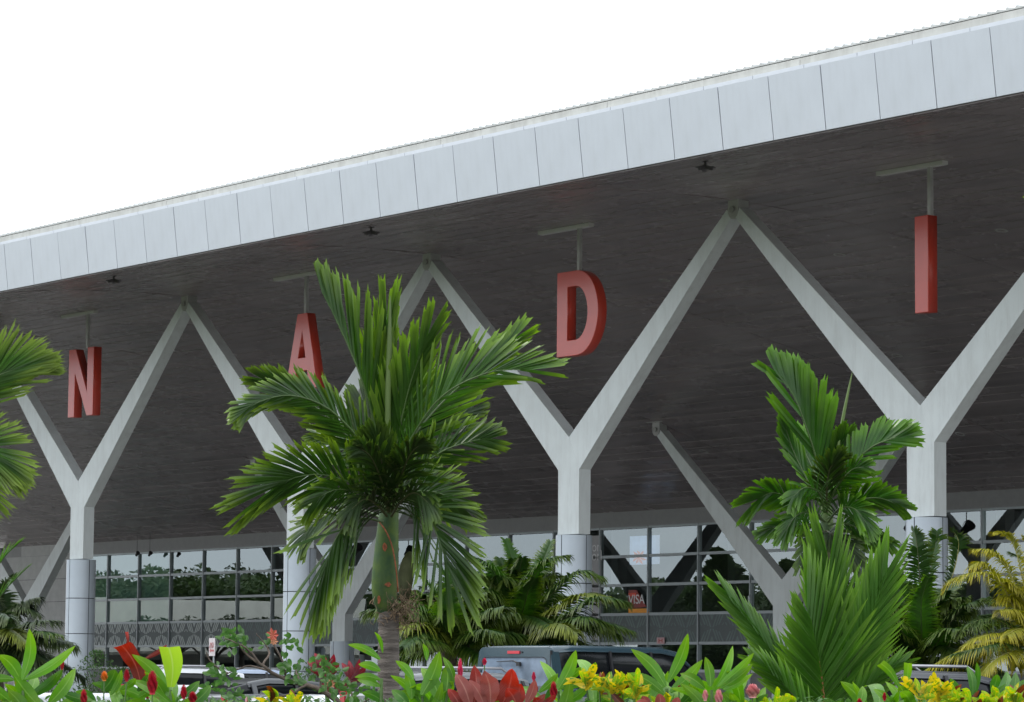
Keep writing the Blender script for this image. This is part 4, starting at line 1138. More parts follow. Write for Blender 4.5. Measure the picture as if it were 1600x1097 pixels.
cycad(700, 1010, 62.0, 'bright green cycad between the tall palm and the van', [
    ([(690, 960, 0), (670, 915, 0), (640, 890, 0)], dict(m=CF, roll=-30)),
    ([(680, 975, -.5), (650, 945, -.9), (615, 940, -1)], dict(m=CF, roll=-60)),
    ([(705, 960, .3), (700, 910, .5), (680, 880, .6)], dict(m=CF)),
    ([(720, 965, .4), (735, 920, .7), (750, 895, .8)], dict(m=CF, roll=40)),
    ([(730, 985, -.4), (765, 955, -.8), (800, 950, -1)], dict(roll=70)),
    ([(675, 990, -.8), (645, 975, -1.3), (610, 985, -1.5)], dict(m=(M_cycO, M_rachY), roll=-80, lift=15, droop=.5)),
    ([(680, 1005, -1), (650, 1000, -1.7), (625, 1015, -1.9)], dict(m=CG, roll=-80, lift=15, droop=.5)),
    ([(700, 980, -.8), (700, 945, -1.4), (705, 925, -1.6)], dict(m=CF, roll=0)),
    ([(725, 1000, -.8), (755, 985, -1.4), (785, 990, -1.7)], dict(m=CG, roll=80, lift=-20, droop=.5)),
], CG, n=80, L=.50, W=.022, fill=34, FR=2.1)
# behind the left ginger clump
cycad(-10, 1010, 58.0, 'dark cycad with hanging leaflets before the pale stone wall at the left edge', [
    ([(10, 970, 0), (35, 950, -.3), (58, 957, -.4)], dict(roll=70, lift=-10, droop=.5)),
    ([(25, 985, -.5), (60, 972, -1), (88, 970, -1.1)], dict(roll=80, lift=-20, droop=.6)),
    ([(25, 1000, -.6), (60, 988, -1.2), (95, 992, -1.4)], dict(roll=80, lift=-20, droop=.5, m=(M_cycG, M_rachD))),
    ([(0, 960, 0), (5, 920, 0), (20, 900, 0)], dict(roll=40)),
    ([(-20, 960, 0), (-35, 920, 0), (-60, 900, 0)], dict(roll=-40)),
    ([(10, 990, -1), (20, 985, -1.5), (40, 1000, -1.8)], dict(roll=60, droop=.5, m=(M_cycO, M_rachY))),
    ([(0, 980, -1), (5, 960, -1.5), (15, 965, -1.8)], dict(roll=40, droop=.4)),
    ([(20, 1010, -.5), (45, 1015, -1), (70, 1030, -1.2)], dict(roll=80, droop=.5)),
    ([(-30, 990, -.5), (-60, 980, -1), (-90, 990, -1.2)], dict(roll=-80, droop=.5)),
], CD, n=74, L=.44, W=.021, fill=26, FR=1.7)
cycad(-40, 1000, 50.0, 'palm like plant with stiff narrow leaves at the left edge', [
    ([(-25, 940, 0), (0, 880, 0), (28, 850, 0)], dict(n=12, L=.5, W=.022, ang=(25, 8), droop=.06, prof=coco, m=(M_coco, M_rach))),
    ([(-20, 960, 0), (10, 920, 0), (40, 890, 0)], dict(n=12, L=.45, W=.022, ang=(30, 8), droop=.08, prof=coco, m=(M_coco, M_rach))),
    ([(-60, 940, 0), (-80, 900, 0), (-110, 890, 0)], dict(n=12, L=.5, W=.022, ang=(30, 8), droop=.08, prof=coco, m=(M_coco, M_rach))),
], CD, name='fan_cycad', fill=0)
# right: dark one, and the yellow one
cycad(1440, 1030, 56.0, 'dark green cycad with upright curled fronds in front of the I column', [
    ([(1440, 970, 0), (1436, 890, 0), (1432, 845, 0), (1428, 828, 0)], dict(roll=60, lift=30)),
    ([(1445, 970, .3), (1455, 890, .5), (1462, 850, .6), (1464, 832, .6)], dict(roll=60, lift=35)),
    ([(1460, 970, 0), (1488, 900, 0), (1498, 850, 0), (1490, 830, 0)], dict(roll=70, lift=20, m=(M_cycG, M_rachY))),
    ([(1425, 970, -.3), (1400, 910, -.5), (1375, 880, -.6)], dict(roll=-40, m=CF)),
    ([(1410, 990, -.5), (1370, 955, -.9), (1335, 950, -1)], dict(roll=-60)),
    ([(1470, 990, -.3), (1505, 950, -.7), (1540, 935, -.8)], dict(roll=60, lift=20)),
    ([(1475, 1005, -.5), (1515, 980, -1), (1555, 975, -1.2)], dict(roll=70, lift=0, droop=.4)),
    ([(1440, 990, -.8), (1440, 940, -1.3), (1450, 905, -1.6)], dict(roll=10, m=CF)),
    ([(1420, 1000, -.9), (1395, 970, -1.6), (1380, 955, -1.9)], dict(roll=-20)),
    ([(1460, 1010, -1), (1480, 985, -1.8), (1505, 985, -2.1)], dict(roll=50, droop=.4)),
    ([(1440, 990, .8), (1420, 930, 1.3), (1400, 890, 1.6)], dict(roll=-20)),
    ([(1450, 990, .8), (1475, 935, 1.3), (1505, 905, 1.6)], dict(roll=30)),
    ([(1410, 1020, -.8), (1380, 1010, -1.4), (1350, 1025, -1.6)], dict(roll=-80, droop=.5)),
], CG, n=80, L=.46, W=.022, fill=42, FR=2.1)
cycad(1620, 1000, 54.0, 'yellow cycad with curling golden fronds at the right edge', [
    ([(1590, 960, 0), (1560, 905, -.3), (1525, 895, -.5), (1490, 905, -.6), (1478, 915, -.6)], dict(roll=-80, lift=28, droop=.25, L=.33)),
    ([(1600, 950, .3), (1575, 890, .3), (1550, 862, .2), (1524, 858, .1)], dict(roll=-60, lift=-5, droop=.3)),
    ([(1605, 940, .5), (1590, 870, .6), (1575, 838, .6), (1555, 832, .5)], dict(roll=-50, lift=-10)),
    ([(1595, 940, .2), (1560, 905, 0), (1535, 880, -.1), (1518, 885, -.2)], dict(roll=-60, lift=0)),
    ([(1590, 985, -.4), (1555, 968, -.8), (1520, 972, -1), (1500, 986, -1)], dict(roll=-80, lift=20, droop=.4, m=(M_cycG, M_rachY))),
    ([(1590, 1000, -.5), (1560, 990, -1), (1530, 996, -1.3), (1508, 1008, -1.4)], dict(roll=-80, lift=25, droop=.45)),
    ([(1590, 1012, -.6), (1560, 1005, -1.2), (1530, 1012, -1.5), (1490, 1022, -1.6)], dict(roll=-80, lift=25, droop=.5, m=(M_cycG, M_rachY))),
    ([(1600, 1020, -.8), (1575, 1020, -1.4), (1550, 1035, -1.7), (1535, 1052, -1.8)], dict(roll=-70, lift=20, droop=.45)),
    ([(1620, 930, .3), (1615, 870, .4), (1600, 840, .4)], dict(roll=-20)),
    ([(1625, 930, .8), (1600, 880, 1), (1580, 865, 1.1)], dict(roll=-20, m=(M_cycG, M_rachY))),
    ([(1650, 940, 0), (1690, 900, 0), (1730, 900, 0)], dict(roll=60)),
    ([(1640, 930, 0), (1650, 870, 0), (1680, 840, 0)], dict(roll=30)),
    ([(1600, 975, .6), (1570, 945, .8), (1540, 935, .9)], dict(roll=-40, m=(M_cycG, M_rachY))),
], CY, n=80, L=.37, W=.015, fill=20, FR=1.8)

# ------------------------------------------------------------------ young coconut palm in front
D4 = 23.0
g = ground_at(1290, D4)
cp = thing('young_coconut_palm', 'young coconut palm with broad upright green fronds in the front right planting', 'palm tree', (g.x, g.y, .3 if g.y < 26.4 else .004))
bpy.context.view_layer.update()
b = MB(); tp_ = at(1285, 1150, D4) - cp.location
b.tube([Vector((0, 0, 0)).lerp(tp_, i / 10) for i in range(11)], [.10 - .003 * i for i in range(11)], 12); b.build('trunk', M_trunk, cp, smooth=True)
PC = (M_coco, M_rachR)
kw = dict(prof=coco, seg=6, jitter=.04, wtwist=28)
frond(cp, [(1289, 1150, 0), (1286, 1080, -.03), (1278, 1025, -.05), (1266, 975, -.05)], D4, 30, .80, (62, 10), roll=8, lift=10, W=.034, droop=.015, mats=PC, start=.02, Lp=lambda t: .92 - .10 * t, seed=41, r0=.013, both=(1, 0), **kw)
frond(cp, [(1288, 1150, -.01), (1285, 1080, -.04), (1277, 1025, -.06), (1265, 975, -.06)], D4, 26, .62, (52, 12), roll=8, lift=10, W=.032, droop=.015, mats=PC, start=.02, Lp=lambda t: 1.0 - .55 * t, seed=46, both=(0, 1), midrib=False, **kw)
frond(cp, [(1292, 1150, .3), (1296, 1070, .35), (1298, 980, .4), (1296, 905, .4)], D4, 26, .66, (40, 10), roll=12, lift=8, W=.032, droop=.01, mats=(M_coco, M_rach), start=.2, seed=42, Lp=lambda t: 1.0 - .1 * t, **kw)
frond(cp, [(1294, 1150, .2), (1322, 1065, .22), (1350, 990, .25), (1376, 915, .25)], D4, 26, .62, (40, 10), roll=14, lift=6, W=.030, droop=.03, mats=(M_coco, M_rach), start=.1, seed=47, Lp=lambda t: 1.0 - .2 * t, **kw)
frond(cp, [(1285, 1150, .25), (1245, 1070, .3), (1190, 995, .35), (1150, 945, .35)], D4, 28, .42, (26, 8), roll=18, lift=8, W=.026, droop=.01, mats=(M_coco, M_rach), start=.1, seed=43, Lp=lambda t: 1.0 - .2 * t, **kw)
frond(cp, [(1295, 1150, .1), (1335, 1095, .05), (1370, 1060, 0), (1400, 1040, 0)], D4, 12, .34, (26, 8), roll=10, lift=0, W=.020, droop=.03, mats=(M_coco, M_rach), start=.1, seed=44, **kw)
frond(cp, [(1280, 1150, -.1), (1250, 1100, -.2), (1215, 1060, -.3), (1190, 1040, -.3)], D4, 16, .34, (28, 8), roll=10, lift=0, W=.024, droop=.03, mats=(M_coco, M_rach), start=.1, seed=45, **kw)

# ------------------------------------------------------------------ broad leaved bedding plants
def broadleaf(parent, p0, p1, w_, depth, dz0=0, dz1=0, bow=.12, matl=None, name='leaf', cut=False, side=1, wav=.0, twist=0.0, label=None):
    """leaf from pixel p0 (base) to pixel p1 (tip), w_ = full width in px"""
    A = at(p0[0], p0[1], depth + dz0); B = at(p1[0], p1[1], depth + dz1)
    ax = B - A; L = ax.length; d = ax.normalized()
    wv = FW.cross(d).normalized(); nv = d.cross(wv)
    tw = R(twist); wv, nv = wv * math.cos(tw) + nv * math.sin(tw), nv * math.cos(tw) - wv * math.sin(tw)
    if nv.z < 0 and abs(twist) < 1: nv = -nv
    W = w_ * .5 * depth / FPX
    n = 10; rows, uvs = [], []
    ph = rnd.uniform(0, 6)
    for i in range(n + 1):
        t = i / n
        c = ax * t + nv * (bow * L * math.sin(math.pi * t) * .8) + wv * (side * .06 * L * math.sin(math.pi * t)) + Vector((0, 0, -.05 * L * t * t))
        if cut: ww = W * (.35 + .65 * min(1, math.sin(min(1, t * 1.3) * math.pi / 2)))
        else: ww = W * max(.02, math.sin(math.pi * (t * .96 + .04)) ** .72) * (1 - .15 * t)
        wob = wav * W * math.sin(t * 14 + ph)
        r_ = []
        for k, u in enumerate((-1, -.5, 0, .5, 1)):
            hgt = abs(u) * ww * .30 + (wob * abs(u))
            r_.append(c + wv * (u * ww) + nv * hgt)
        rows.append(r_); uvs.append([(t, (u + 1) / 2) for u in (-1, -.5, 0, .5, 1)])
    b = MB(); b.grid(rows, uvs)
    o = b.build(name, matl, parent, smooth=True, label=label)
    o.location = A - parent.location
    return o
def plant_root(px, depth, name, label, cat, group=None):
    g = ground_at(px, depth)
    z = .30 if (4.5 < g.y < 26.4 and -46 < g.x < 6) else .004
    r_ = thing(name, label, cat, (g.x, g.y, z), 0, group); bpy.context.view_layer.update()
    return r_
def stem_to(root, px, py, depth, r=.012, name='stem', m=None, dz=0):
    b = MB(); T = at(px, py, depth + dz) - root.location
    b.tube([Vector((0, 0, 0)), T * .5 + Vector((rnd.uniform(-.03, .03), rnd.uniform(-.03, .03), 0)), T], [r * 1.3, r, r * .7], 6)
    return b.build(name, m or M_stem, root, smooth=True)
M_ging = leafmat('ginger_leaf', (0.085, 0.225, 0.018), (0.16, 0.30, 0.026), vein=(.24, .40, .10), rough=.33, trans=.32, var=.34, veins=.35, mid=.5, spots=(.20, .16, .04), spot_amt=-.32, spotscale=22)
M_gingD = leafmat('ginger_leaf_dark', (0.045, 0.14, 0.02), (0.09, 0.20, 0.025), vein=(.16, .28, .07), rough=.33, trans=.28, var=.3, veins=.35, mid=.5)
M_lime = leafmat('lime_leaf', (0.26, 0.42, 0.05), (0.32, 0.48, 0.06), vein=(.36, .5, .14), rough=.4, trans=.4, var=.1, veins=.4, mid=.6)
M_ti = leafmat('red_ti_leaf', (0.17, 0.028, 0.022), (0.36, 0.030, 0.020), vein=(.40, .12, .10), rough=.35, trans=.3, var=.45, veins=.5, mid=.5)
M_tiP = leafmat('pinkish_ti_leaf', (0.24, 0.07, 0.06), (0.30, 0.09, 0.08), vein=(.40, .2, .16), rough=.35, trans=.25, var=.4, veins=.5, mid=.5)
M_tiM = leafmat('maroon_ti_leaf', (0.10, 0.012, 0.018), (0.26, 0.022, 0.035), vein=(.35, .07, .07), rough=.35, trans=.25, var=.45, veins=.4, mid=.4)
M_crot = leafmat('yellow_croton_leaf', (0.50, 0.40, 0.02), (0.58, 0.46, 0.03), vein=(.62, .45, .05), rough=.35, trans=.3, var=.2, spots=(.10, .22, .02), spot_amt=.35, mid=.7)
M_crotG = leafmat('green_croton_leaf', (0.20, 0.36, 0.03), (0.30, 0.40, 0.03), vein=(.55, .5, .06), rough=.35, trans=.3, var=.25, spots=(.50, .42, .03), spot_amt=.2, mid=.7)
M_crotR = leafmat('dark_croton_leaf', (0.10, 0.028, 0.012), (0.20, 0.05, 0.02), vein=(.35, .08, .04), rough=.35, trans=.2, var=.4, mid=.6)
M_flred = mat('ginger_flower_red', (0.42, 0.010, 0.028), .45, var=.25, vs=30)
M_flpink = mat('ginger_flower_pink', (0.72, 0.30, 0.32), .5, var=.2, vs=30)
def cone_flower(px, py, depth, wpx, hpx, label, m, root_px=None, cat='flower', name='ginger_flower', group='ginger flowers in the bed', tilt=0):
    root = plant_root(root_px or px, depth, name, label, cat, group)
    base = at(px, py + hpx * .5, depth) - root.location
    tip = at(px + tilt, py - hpx * .5, depth) - root.location
    stem_to(root, px, py + hpx * .5, depth, .006)
    b = MB(); ax = tip - base; n = 13; Wm = wpx * .5 * depth / FPX
    for i in range(n):
        t = i / n
        rr_ = Wm * (.95 * math.sin(math.pi * (.18 + .8 * t)) ** .8)
        for k in range(6):
            a = k * math.pi / 3 + i * .9
            o_ = Vector((math.cos(a), math.sin(a), 0))
            c = base + ax * t
            s_ = Vector((-math.sin(a), math.cos(a), 0))
            hh = ax.length * .16
            p0 = c + o_ * rr_ * .3; w2 = max(.003, rr_ * .5)
            b.face([p0 - s_ * w2 * .6, c + o_ * rr_ * .85 - s_ * w2 + Vector((0, 0, hh * .5)), c + o_ * rr_ * 1.1 + Vector((0, 0, hh * 1.2)), c + o_ * rr_ * .85 + s_ * w2 + Vector((0, 0, hh * .5)), p0 + s_ * w2 * .6])
    b.tube([base, tip], [Wm * .5, Wm * .15], 6)
    b.build('flower_cone', m, root)
    return root

def clump(px, depth, label, leaves, matl, name='ginger_plant', cat='ginger plant', group='ginger plants in the front bed', stempts=None, fill=0, **kw):
    root = plant_root(px, depth, name, label, cat, group)
    for l in leaves:
        (x0, y0), (x1, y1), w_ = l[0], l[1], l[2]
        o = dict(kw); o.update(l[3] if len(l) > 3 else {})
        mm = o.pop('m', matl)
        dz = rnd.uniform(-.12, .12)
        o.setdefault('dz0', dz); o.setdefault('dz1', dz + rnd.uniform(-.12, .08))
        broadleaf(root, (x0, y0), (x1, y1), w_, depth, matl=mm, **o)
    for (sx, sy) in (stempts or [(leaves[0][0][0], leaves[0][0][1])]): stem_to(root, sx, sy, depth, .014)
    for i in range(int(fill * 2)):
        a = rnd.uniform(-1.25, 1.25); L = rnd.uniform(50, 88)
        x0 = px + rnd.uniform(-48, 48); y0 = rnd.uniform(1100, 1150)
        broadleaf(root, (x0, y0), (x0 + L * math.sin(a), y0 - L * math.cos(a)), rnd.uniform(14, 24), depth, dz0=rnd.uniform(-.2, .5), dz1=rnd.uniform(-.2, .6), matl=matl, **kw)
    return root
GD = 20.0
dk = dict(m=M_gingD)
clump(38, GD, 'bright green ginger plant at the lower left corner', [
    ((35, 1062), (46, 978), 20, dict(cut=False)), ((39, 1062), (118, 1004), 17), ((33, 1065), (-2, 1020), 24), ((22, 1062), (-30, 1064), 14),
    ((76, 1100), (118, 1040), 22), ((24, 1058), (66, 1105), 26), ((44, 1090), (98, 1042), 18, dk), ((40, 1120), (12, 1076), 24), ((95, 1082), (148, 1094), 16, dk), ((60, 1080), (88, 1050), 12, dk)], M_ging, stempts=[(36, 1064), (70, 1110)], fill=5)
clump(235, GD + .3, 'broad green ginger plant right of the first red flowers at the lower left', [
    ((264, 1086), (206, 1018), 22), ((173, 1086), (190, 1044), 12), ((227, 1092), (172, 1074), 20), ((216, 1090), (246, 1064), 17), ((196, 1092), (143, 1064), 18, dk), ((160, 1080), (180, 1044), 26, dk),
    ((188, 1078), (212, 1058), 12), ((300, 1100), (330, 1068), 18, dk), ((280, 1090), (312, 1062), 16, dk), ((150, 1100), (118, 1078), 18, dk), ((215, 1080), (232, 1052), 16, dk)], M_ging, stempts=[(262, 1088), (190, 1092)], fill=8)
clump(266, GD + .2, 'single wide lime leaf cut square at its tip near the lower left', [((267, 1074), (264, 1008), 33, dict(cut=True, bow=.02)),((270, 1120), (267, 1076), 5, dict(m=M_ging))], M_lime, name='lime_leaf_plant', cat='plant', group=None, stempts=[(267, 1078)])
clump(212, GD + .6, 'torn red ti plant leaf standing behind the left ginger', [((222, 1080), (190, 1004), 27, dict(cut=True, wav=.35)), ((199, 1012), (198, 986), 5, dict(cut=True)), ((225, 1030), (261, 1005), 8), ((232, 1092), (216, 1040), 24), ((210, 1092), (236, 1050), 16)], M_ti, name='red_ti_plant', cat='ti plant', group='ti plants in the bed', stempts=[(222, 1082)])
clump(578, GD, 'ginger plant leaning left just beside the tall palm trunk', [((594, 1030), (543, 1004), 13), ((594, 1048), (560, 1036), 15), ((594, 1072), (558, 1060), 14), ((594, 1062), (554, 1056), 12), ((600, 1098), (565, 1080), 16, dk), ((598, 1020), (585, 985), 7)], M_ging, stempts=[(596, 1060)], fill=0)
clump(672, GD, 'tall bright ginger plant just right of the palm trunk', [
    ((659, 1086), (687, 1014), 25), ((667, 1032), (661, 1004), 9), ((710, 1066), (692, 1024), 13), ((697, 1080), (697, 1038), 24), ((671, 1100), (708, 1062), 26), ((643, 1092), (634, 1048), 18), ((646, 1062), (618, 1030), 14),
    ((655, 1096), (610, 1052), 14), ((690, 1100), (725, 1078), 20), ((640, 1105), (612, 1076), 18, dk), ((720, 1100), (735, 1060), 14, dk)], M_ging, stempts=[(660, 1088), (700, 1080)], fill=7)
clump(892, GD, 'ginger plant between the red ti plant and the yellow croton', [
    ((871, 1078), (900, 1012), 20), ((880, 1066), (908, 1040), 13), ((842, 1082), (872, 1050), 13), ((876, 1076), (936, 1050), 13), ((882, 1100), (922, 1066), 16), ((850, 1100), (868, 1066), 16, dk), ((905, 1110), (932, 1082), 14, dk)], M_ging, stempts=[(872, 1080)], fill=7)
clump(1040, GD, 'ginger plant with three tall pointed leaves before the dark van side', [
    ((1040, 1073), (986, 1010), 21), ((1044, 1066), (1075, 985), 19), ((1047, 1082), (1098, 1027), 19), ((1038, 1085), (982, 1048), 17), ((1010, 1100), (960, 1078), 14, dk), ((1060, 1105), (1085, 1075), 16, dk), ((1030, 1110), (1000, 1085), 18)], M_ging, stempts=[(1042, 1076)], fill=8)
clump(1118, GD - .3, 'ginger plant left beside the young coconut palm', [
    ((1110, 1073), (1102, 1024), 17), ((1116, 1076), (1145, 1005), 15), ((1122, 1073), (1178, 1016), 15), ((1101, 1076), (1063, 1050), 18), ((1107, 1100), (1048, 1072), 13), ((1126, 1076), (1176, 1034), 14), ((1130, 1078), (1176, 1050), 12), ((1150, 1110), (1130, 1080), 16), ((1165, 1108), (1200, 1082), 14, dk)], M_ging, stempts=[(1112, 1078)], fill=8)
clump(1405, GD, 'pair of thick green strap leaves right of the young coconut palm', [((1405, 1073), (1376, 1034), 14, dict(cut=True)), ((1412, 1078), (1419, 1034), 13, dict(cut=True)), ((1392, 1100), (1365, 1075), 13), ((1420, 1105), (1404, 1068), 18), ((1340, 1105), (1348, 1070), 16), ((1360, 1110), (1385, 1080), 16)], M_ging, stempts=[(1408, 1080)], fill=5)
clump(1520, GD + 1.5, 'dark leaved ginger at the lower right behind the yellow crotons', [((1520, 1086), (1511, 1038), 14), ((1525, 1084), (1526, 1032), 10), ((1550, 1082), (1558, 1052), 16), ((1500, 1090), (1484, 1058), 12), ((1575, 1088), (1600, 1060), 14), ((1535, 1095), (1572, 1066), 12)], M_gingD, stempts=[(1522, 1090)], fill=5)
# red ti plant, centre
clump(780, GD - .6, 'large red and pink ti plant in front of the van', [
    ((735, 1104), (712, 1050), 26, dict(m=M_tiP)), ((740, 1104), (741, 1036), 26), ((758, 1106), (733, 1060), 20, dict(m=M_tiP)), ((766, 1106), (757, 1046), 32, dict(m=M_tiP, wav=.3)), ((782, 1106), (800, 1042), 34, dict(wav=.2)), ((800, 1106), (814, 1066), 26),
    ((822, 1100), (836, 1060), 17, dict(m=M_tiP)), ((808, 1106), (792, 1074), 26), ((826, 1106), (852, 1082), 12, dict(m=M_tiP)), ((752, 1110), (786, 1078), 22), ((842, 1106), (868, 1084), 12), ((842, 1110), (836, 1088), 18), ((722, 1112), (700, 1074), 20)], M_ti, name='red_ti_plant', cat='ti plant', group='ti plants in the bed', stempts=[(770, 1110), (800, 1110)], wav=.15)
clump(520, GD + 3, 'maroon ti plants with star shaped leaf tufts left of the palm trunk', [
    ((508, 1056), (491, 1018), 13), ((508, 1056), (480, 1032), 12), ((508, 1056), (522, 1020), 12), ((508, 1058), (530, 1034), 12), ((508, 1060), (484, 1044), 10), ((508, 1060), (506, 1022), 12), ((548, 1062), (545, 1030), 11), ((548, 1062), (562, 1028), 10), ((548, 1062), (572, 1040), 11), ((548, 1064), (534, 1034), 11),
    ((548, 1066), (574, 1054), 10), ((530, 1080), (548, 1052), 14), ((530, 1082), (515, 1050), 14), ((520, 1090), (500, 1066), 14)], M_tiM, name='maroon_ti_plant', cat='ti plant', group='ti plants in the bed', stempts=[(508, 1060), (548, 1066)])
clump(1060, GD - 1, 'low pinkish leaves at the bottom edge below the dark van', [((1012, 1110), (1004, 1086), 16), ((1030, 1112), (1030, 1082), 18), ((1048, 1112), (1060, 1088), 16), ((1020, 1112), (994, 1094), 14)], M_tiP, name='pink_leaved_plant', cat='plant', group=None, stempts=[(1030, 1112)])
# crotons
def croton(px, label, x0, x1, ytop, nlf, mats3, depth=GD - .2, w_=(8, 13), Lr=(24, 42)):
    root = plant_root(px, depth, 'croton_shrub', label, 'croton', 'crotons in the front bed')
    heads = []
    for i in range(max(3, int((x1 - x0) / 17))):
        hx = x0 + (x1 - x0) * (i + .5) / max(3, int((x1 - x0) / 17)) + rnd.uniform(-4, 4); hy = ytop + rnd.uniform(22, 44) + 8 * (i % 2)
        heads.append((hx, hy, rnd.uniform(-.3, .4)))
        stem_to(root, hx, hy, depth, .008, dz=heads[-1][2])
    for i in range(nlf):
        hx, hy, dz = heads[i % len(heads)]
        a = rnd.gauss(0, .75); L = rnd.uniform(*Lr)
        y0 = hy + rnd.uniform(-2, 16)
        m_ = mats3[0] if rnd.random() < .5 else mats3[1] if rnd.random() < .72 else mats3[2]
        broadleaf(root, (hx, y0), (hx + L * math.sin(a), y0 - L * math.cos(a) * .9), rnd.uniform(*w_), depth, dz0=dz, dz1=dz + rnd.uniform(-.2, .12), matl=m_, bow=rnd.uniform(.02, .2), twist=rnd.uniform(-25, 25))
    return root
croton(955, 'yellow and green croton shrub in the middle of the bed', 905, 1000, 1036, 70, (M_crot, M_crotG, M_crotR))
croton(1450, 'golden yellow croton at right below the roof rack', 1425, 1475, 1050, 40, (M_crot, M_crot, M_crotG))
croton(1540, 'green, yellow and red croton hedge filling the lower right corner', 1470, 1610, 1062, 130, (M_crotG, M_crotG, M_crotR), Lr=(20, 34))
croton(445, 'low yellow spotted croton under the bare branches', 415, 470, 1074, 24, (M_crotG, M_crot, M_crotR))
croton(1000, 'low yellow croton sprigs at the bottom edge', 985, 1040, 1076, 24, (M_crot, M_crotG, M_crotG))
croton(1230, 'low mixed croton under the young coconut fronds', 1165, 1240, 1072, 36, (M_crotG, M_crotG, M_crot))
# flowers
cone_flower(97, 1036, GD + .2, 7, 22, 'slim red ginger bud right of the lower left ginger', M_flred)
cone_flower(131, 1090, GD - .2, 12, 22, 'red ginger cone at the bottom edge of the left ginger', M_flred)
cone_flower(198, 1056, GD + .1, 10, 18, 'red ginger bud under the torn red leaf', M_flred)
cone_flower(238, 1068, GD + .1, 18, 34, 'large red ginger cone left of the lime leaf', M_flred)
cone_flower(287, 1082, GD - .2, 11, 20, 'red ginger cone right of the lime leaf, left of two', M_flred)
cone_flower(301, 1090, GD - .2, 15, 16, 'red ginger cone right of the lime leaf, right of two', M_flred)
cone_flower(719, 1048, GD, 9, 32, 'tall pink red ginger spike right of the palm trunk', mat('hot_pink_petal', (.62, .03, .10), .45, var=.25, vs=30))
cone_flower(757, 1034, GD + .1, 8, 10, 'small hot pink bud before the van rear window', bpy.data.materials['hot_pink_petal'])
cone_flower(834, 1058, GD - .1, 7, 14, 'hot pink bud at the van rear corner', bpy.data.materials['hot_pink_petal'])
cone_flower(865, 1080, GD - .3, 13, 26, 'red ginger flower right of the red ti plant', M_flred)
cone_flower(1061, 1075, GD, 7, 8, 'tiny red bud in the tall pointed ginger', M_flred)
cone_flower(1102, 1087, GD - .5, 10, 16, 'pale pink ginger cone low before the dark van, left of three', M_flpink)
cone_flower(1123, 1090, GD - .5, 14, 22, 'pale pink ginger cone low before the dark van, middle of three', M_flpink)
cone_flower(1176, 1080, GD - .4, 24, 20, 'round pale pink ginger flower beside the coconut fronds', M_flpink)
cone_flower(1382, 1089, GD - .3, 7, 12, 'small pink bud at the bottom right of the coconut fronds', M_flred)
cone_flower(1343, 1098, GD - .3, 10, 12, 'small red bud at the bottom edge under the coconut fronds', M_flred)
M_or = mat('orange_bract', (.75, .22, .03), .45, var=.2, vs=20)
cone_flower(163, 1057, GD + .3, 12, 14, 'small orange flower in the left ginger leaves', M_or, name='orange_flower', group=None)
# shrub with bare branches
SD = 21.5
sh_ = plant_root(545, SD, 'flowering_shrub', 'twiggy shrub with bare dark branches and small red and peach flowers left of the palm', 'shrub')
def br(pts, r0, r1, nm='branch'):
    b = MB(); P = [at(x, y, SD + dz) - sh_.location for x, y, dz in pts]
    n = 14
    b.tube([bez(P, i / n) + Vector((rnd.uniform(-.004, .004), rnd.uniform(-.004, .004), rnd.uniform(-.004, .004))) for i in range(n + 1)], [r0 + (r1 - r0) * i / n for i in range(n + 1)], 7)
    return b.build(nm, M_bark, sh_, smooth=True)
g0 = ground_at(545, SD)
b = MB(); T = at(545, 1110, SD) - sh_.location
b.tube([Vector((0, 0, 0)), T * .5, T], [.035, .03, .022], 8); b.build('trunk', M_bark, sh_, smooth=True)
limbs = [[(545, 1112, 0), (500, 1078, 0), (447, 1062, 0), (410, 1040, 0), (391, 1018, 0)], [(440, 1060, 0), (400, 1042, .1), (370, 1046, .1), (345, 1060, .1)], [(410, 1040, 0), (385, 1022, .05), (367, 1000, .05), (358, 988, .05)],
         [(447, 1062, 0), (440, 1030, -.05), (428, 1008, -.05), (426, 996, -.05)], [(410, 1040, 0), (420, 1016, .1), (400, 990, .1)], [(391, 1020, 0), (378, 1008, -.1), (352, 998, -.1)], [(500, 1078, 0), (505, 1050, 0), (520, 1030, 0)],
         [(545, 1108, 0), (550, 1080, .1), (545, 1060, .1)], [(470, 1066, 0), (462, 1045, .1), (470, 1028, .1)], [(545, 1110, 0), (580, 1090, 0), (600, 1075, 0)], [(355, 1052, .1), (335, 1040, .1), (322, 1020, .1)], [(480, 1070, 0), (450, 1085, -.1), (420, 1090, -.1)]]
for i, l in enumerate(limbs): br(l, .02 if i == 0 else .009, .007 if i == 0 else .003)
M_shl = leafmat('shrub_leaf', (0.05, 0.12, 0.03), (0.10, 0.19, 0.05), vein=(.14, .22, .08), rough=.4, trans=.3, var=.4, mid=.4)
shp = []
zones = [(365, 995, 26, 14, 34), (345, 1045, 24, 14, 20), (350, 1075, 30, 18, 26), (412, 1000, 14, 10, 9), (450, 1008, 20, 12, 16), (455, 1040, 22, 14, 18), (510, 1050, 26, 14, 26), (525, 1072, 26, 14, 26), (468, 1062, 22, 16, 14), (575, 1080, 20, 12, 12), (498, 1036, 16, 10, 12), (375, 1010, 24, 12, 12)]
for (cx, cy, rx, ry, n) in zones:
    for i in range(n):
        a = rnd.uniform(0, 6.28); q = rnd.random() ** .5
        x, y = cx + rx * q * math.cos(a), cy + ry * q * math.sin(a)
        a2 = rnd.uniform(0, 6.28); l = rnd.uniform(9, 16)
        dz = rnd.uniform(-.2, .2)
        broadleaf(sh_, (x, y), (x + l * math.cos(a2), y + l * .8 * math.sin(a2)), l * .62, SD, dz0=dz, dz1=dz + rnd.uniform(-.03, .03), matl=M_shl, bow=.08, twist=rnd.uniform(-40, 40))
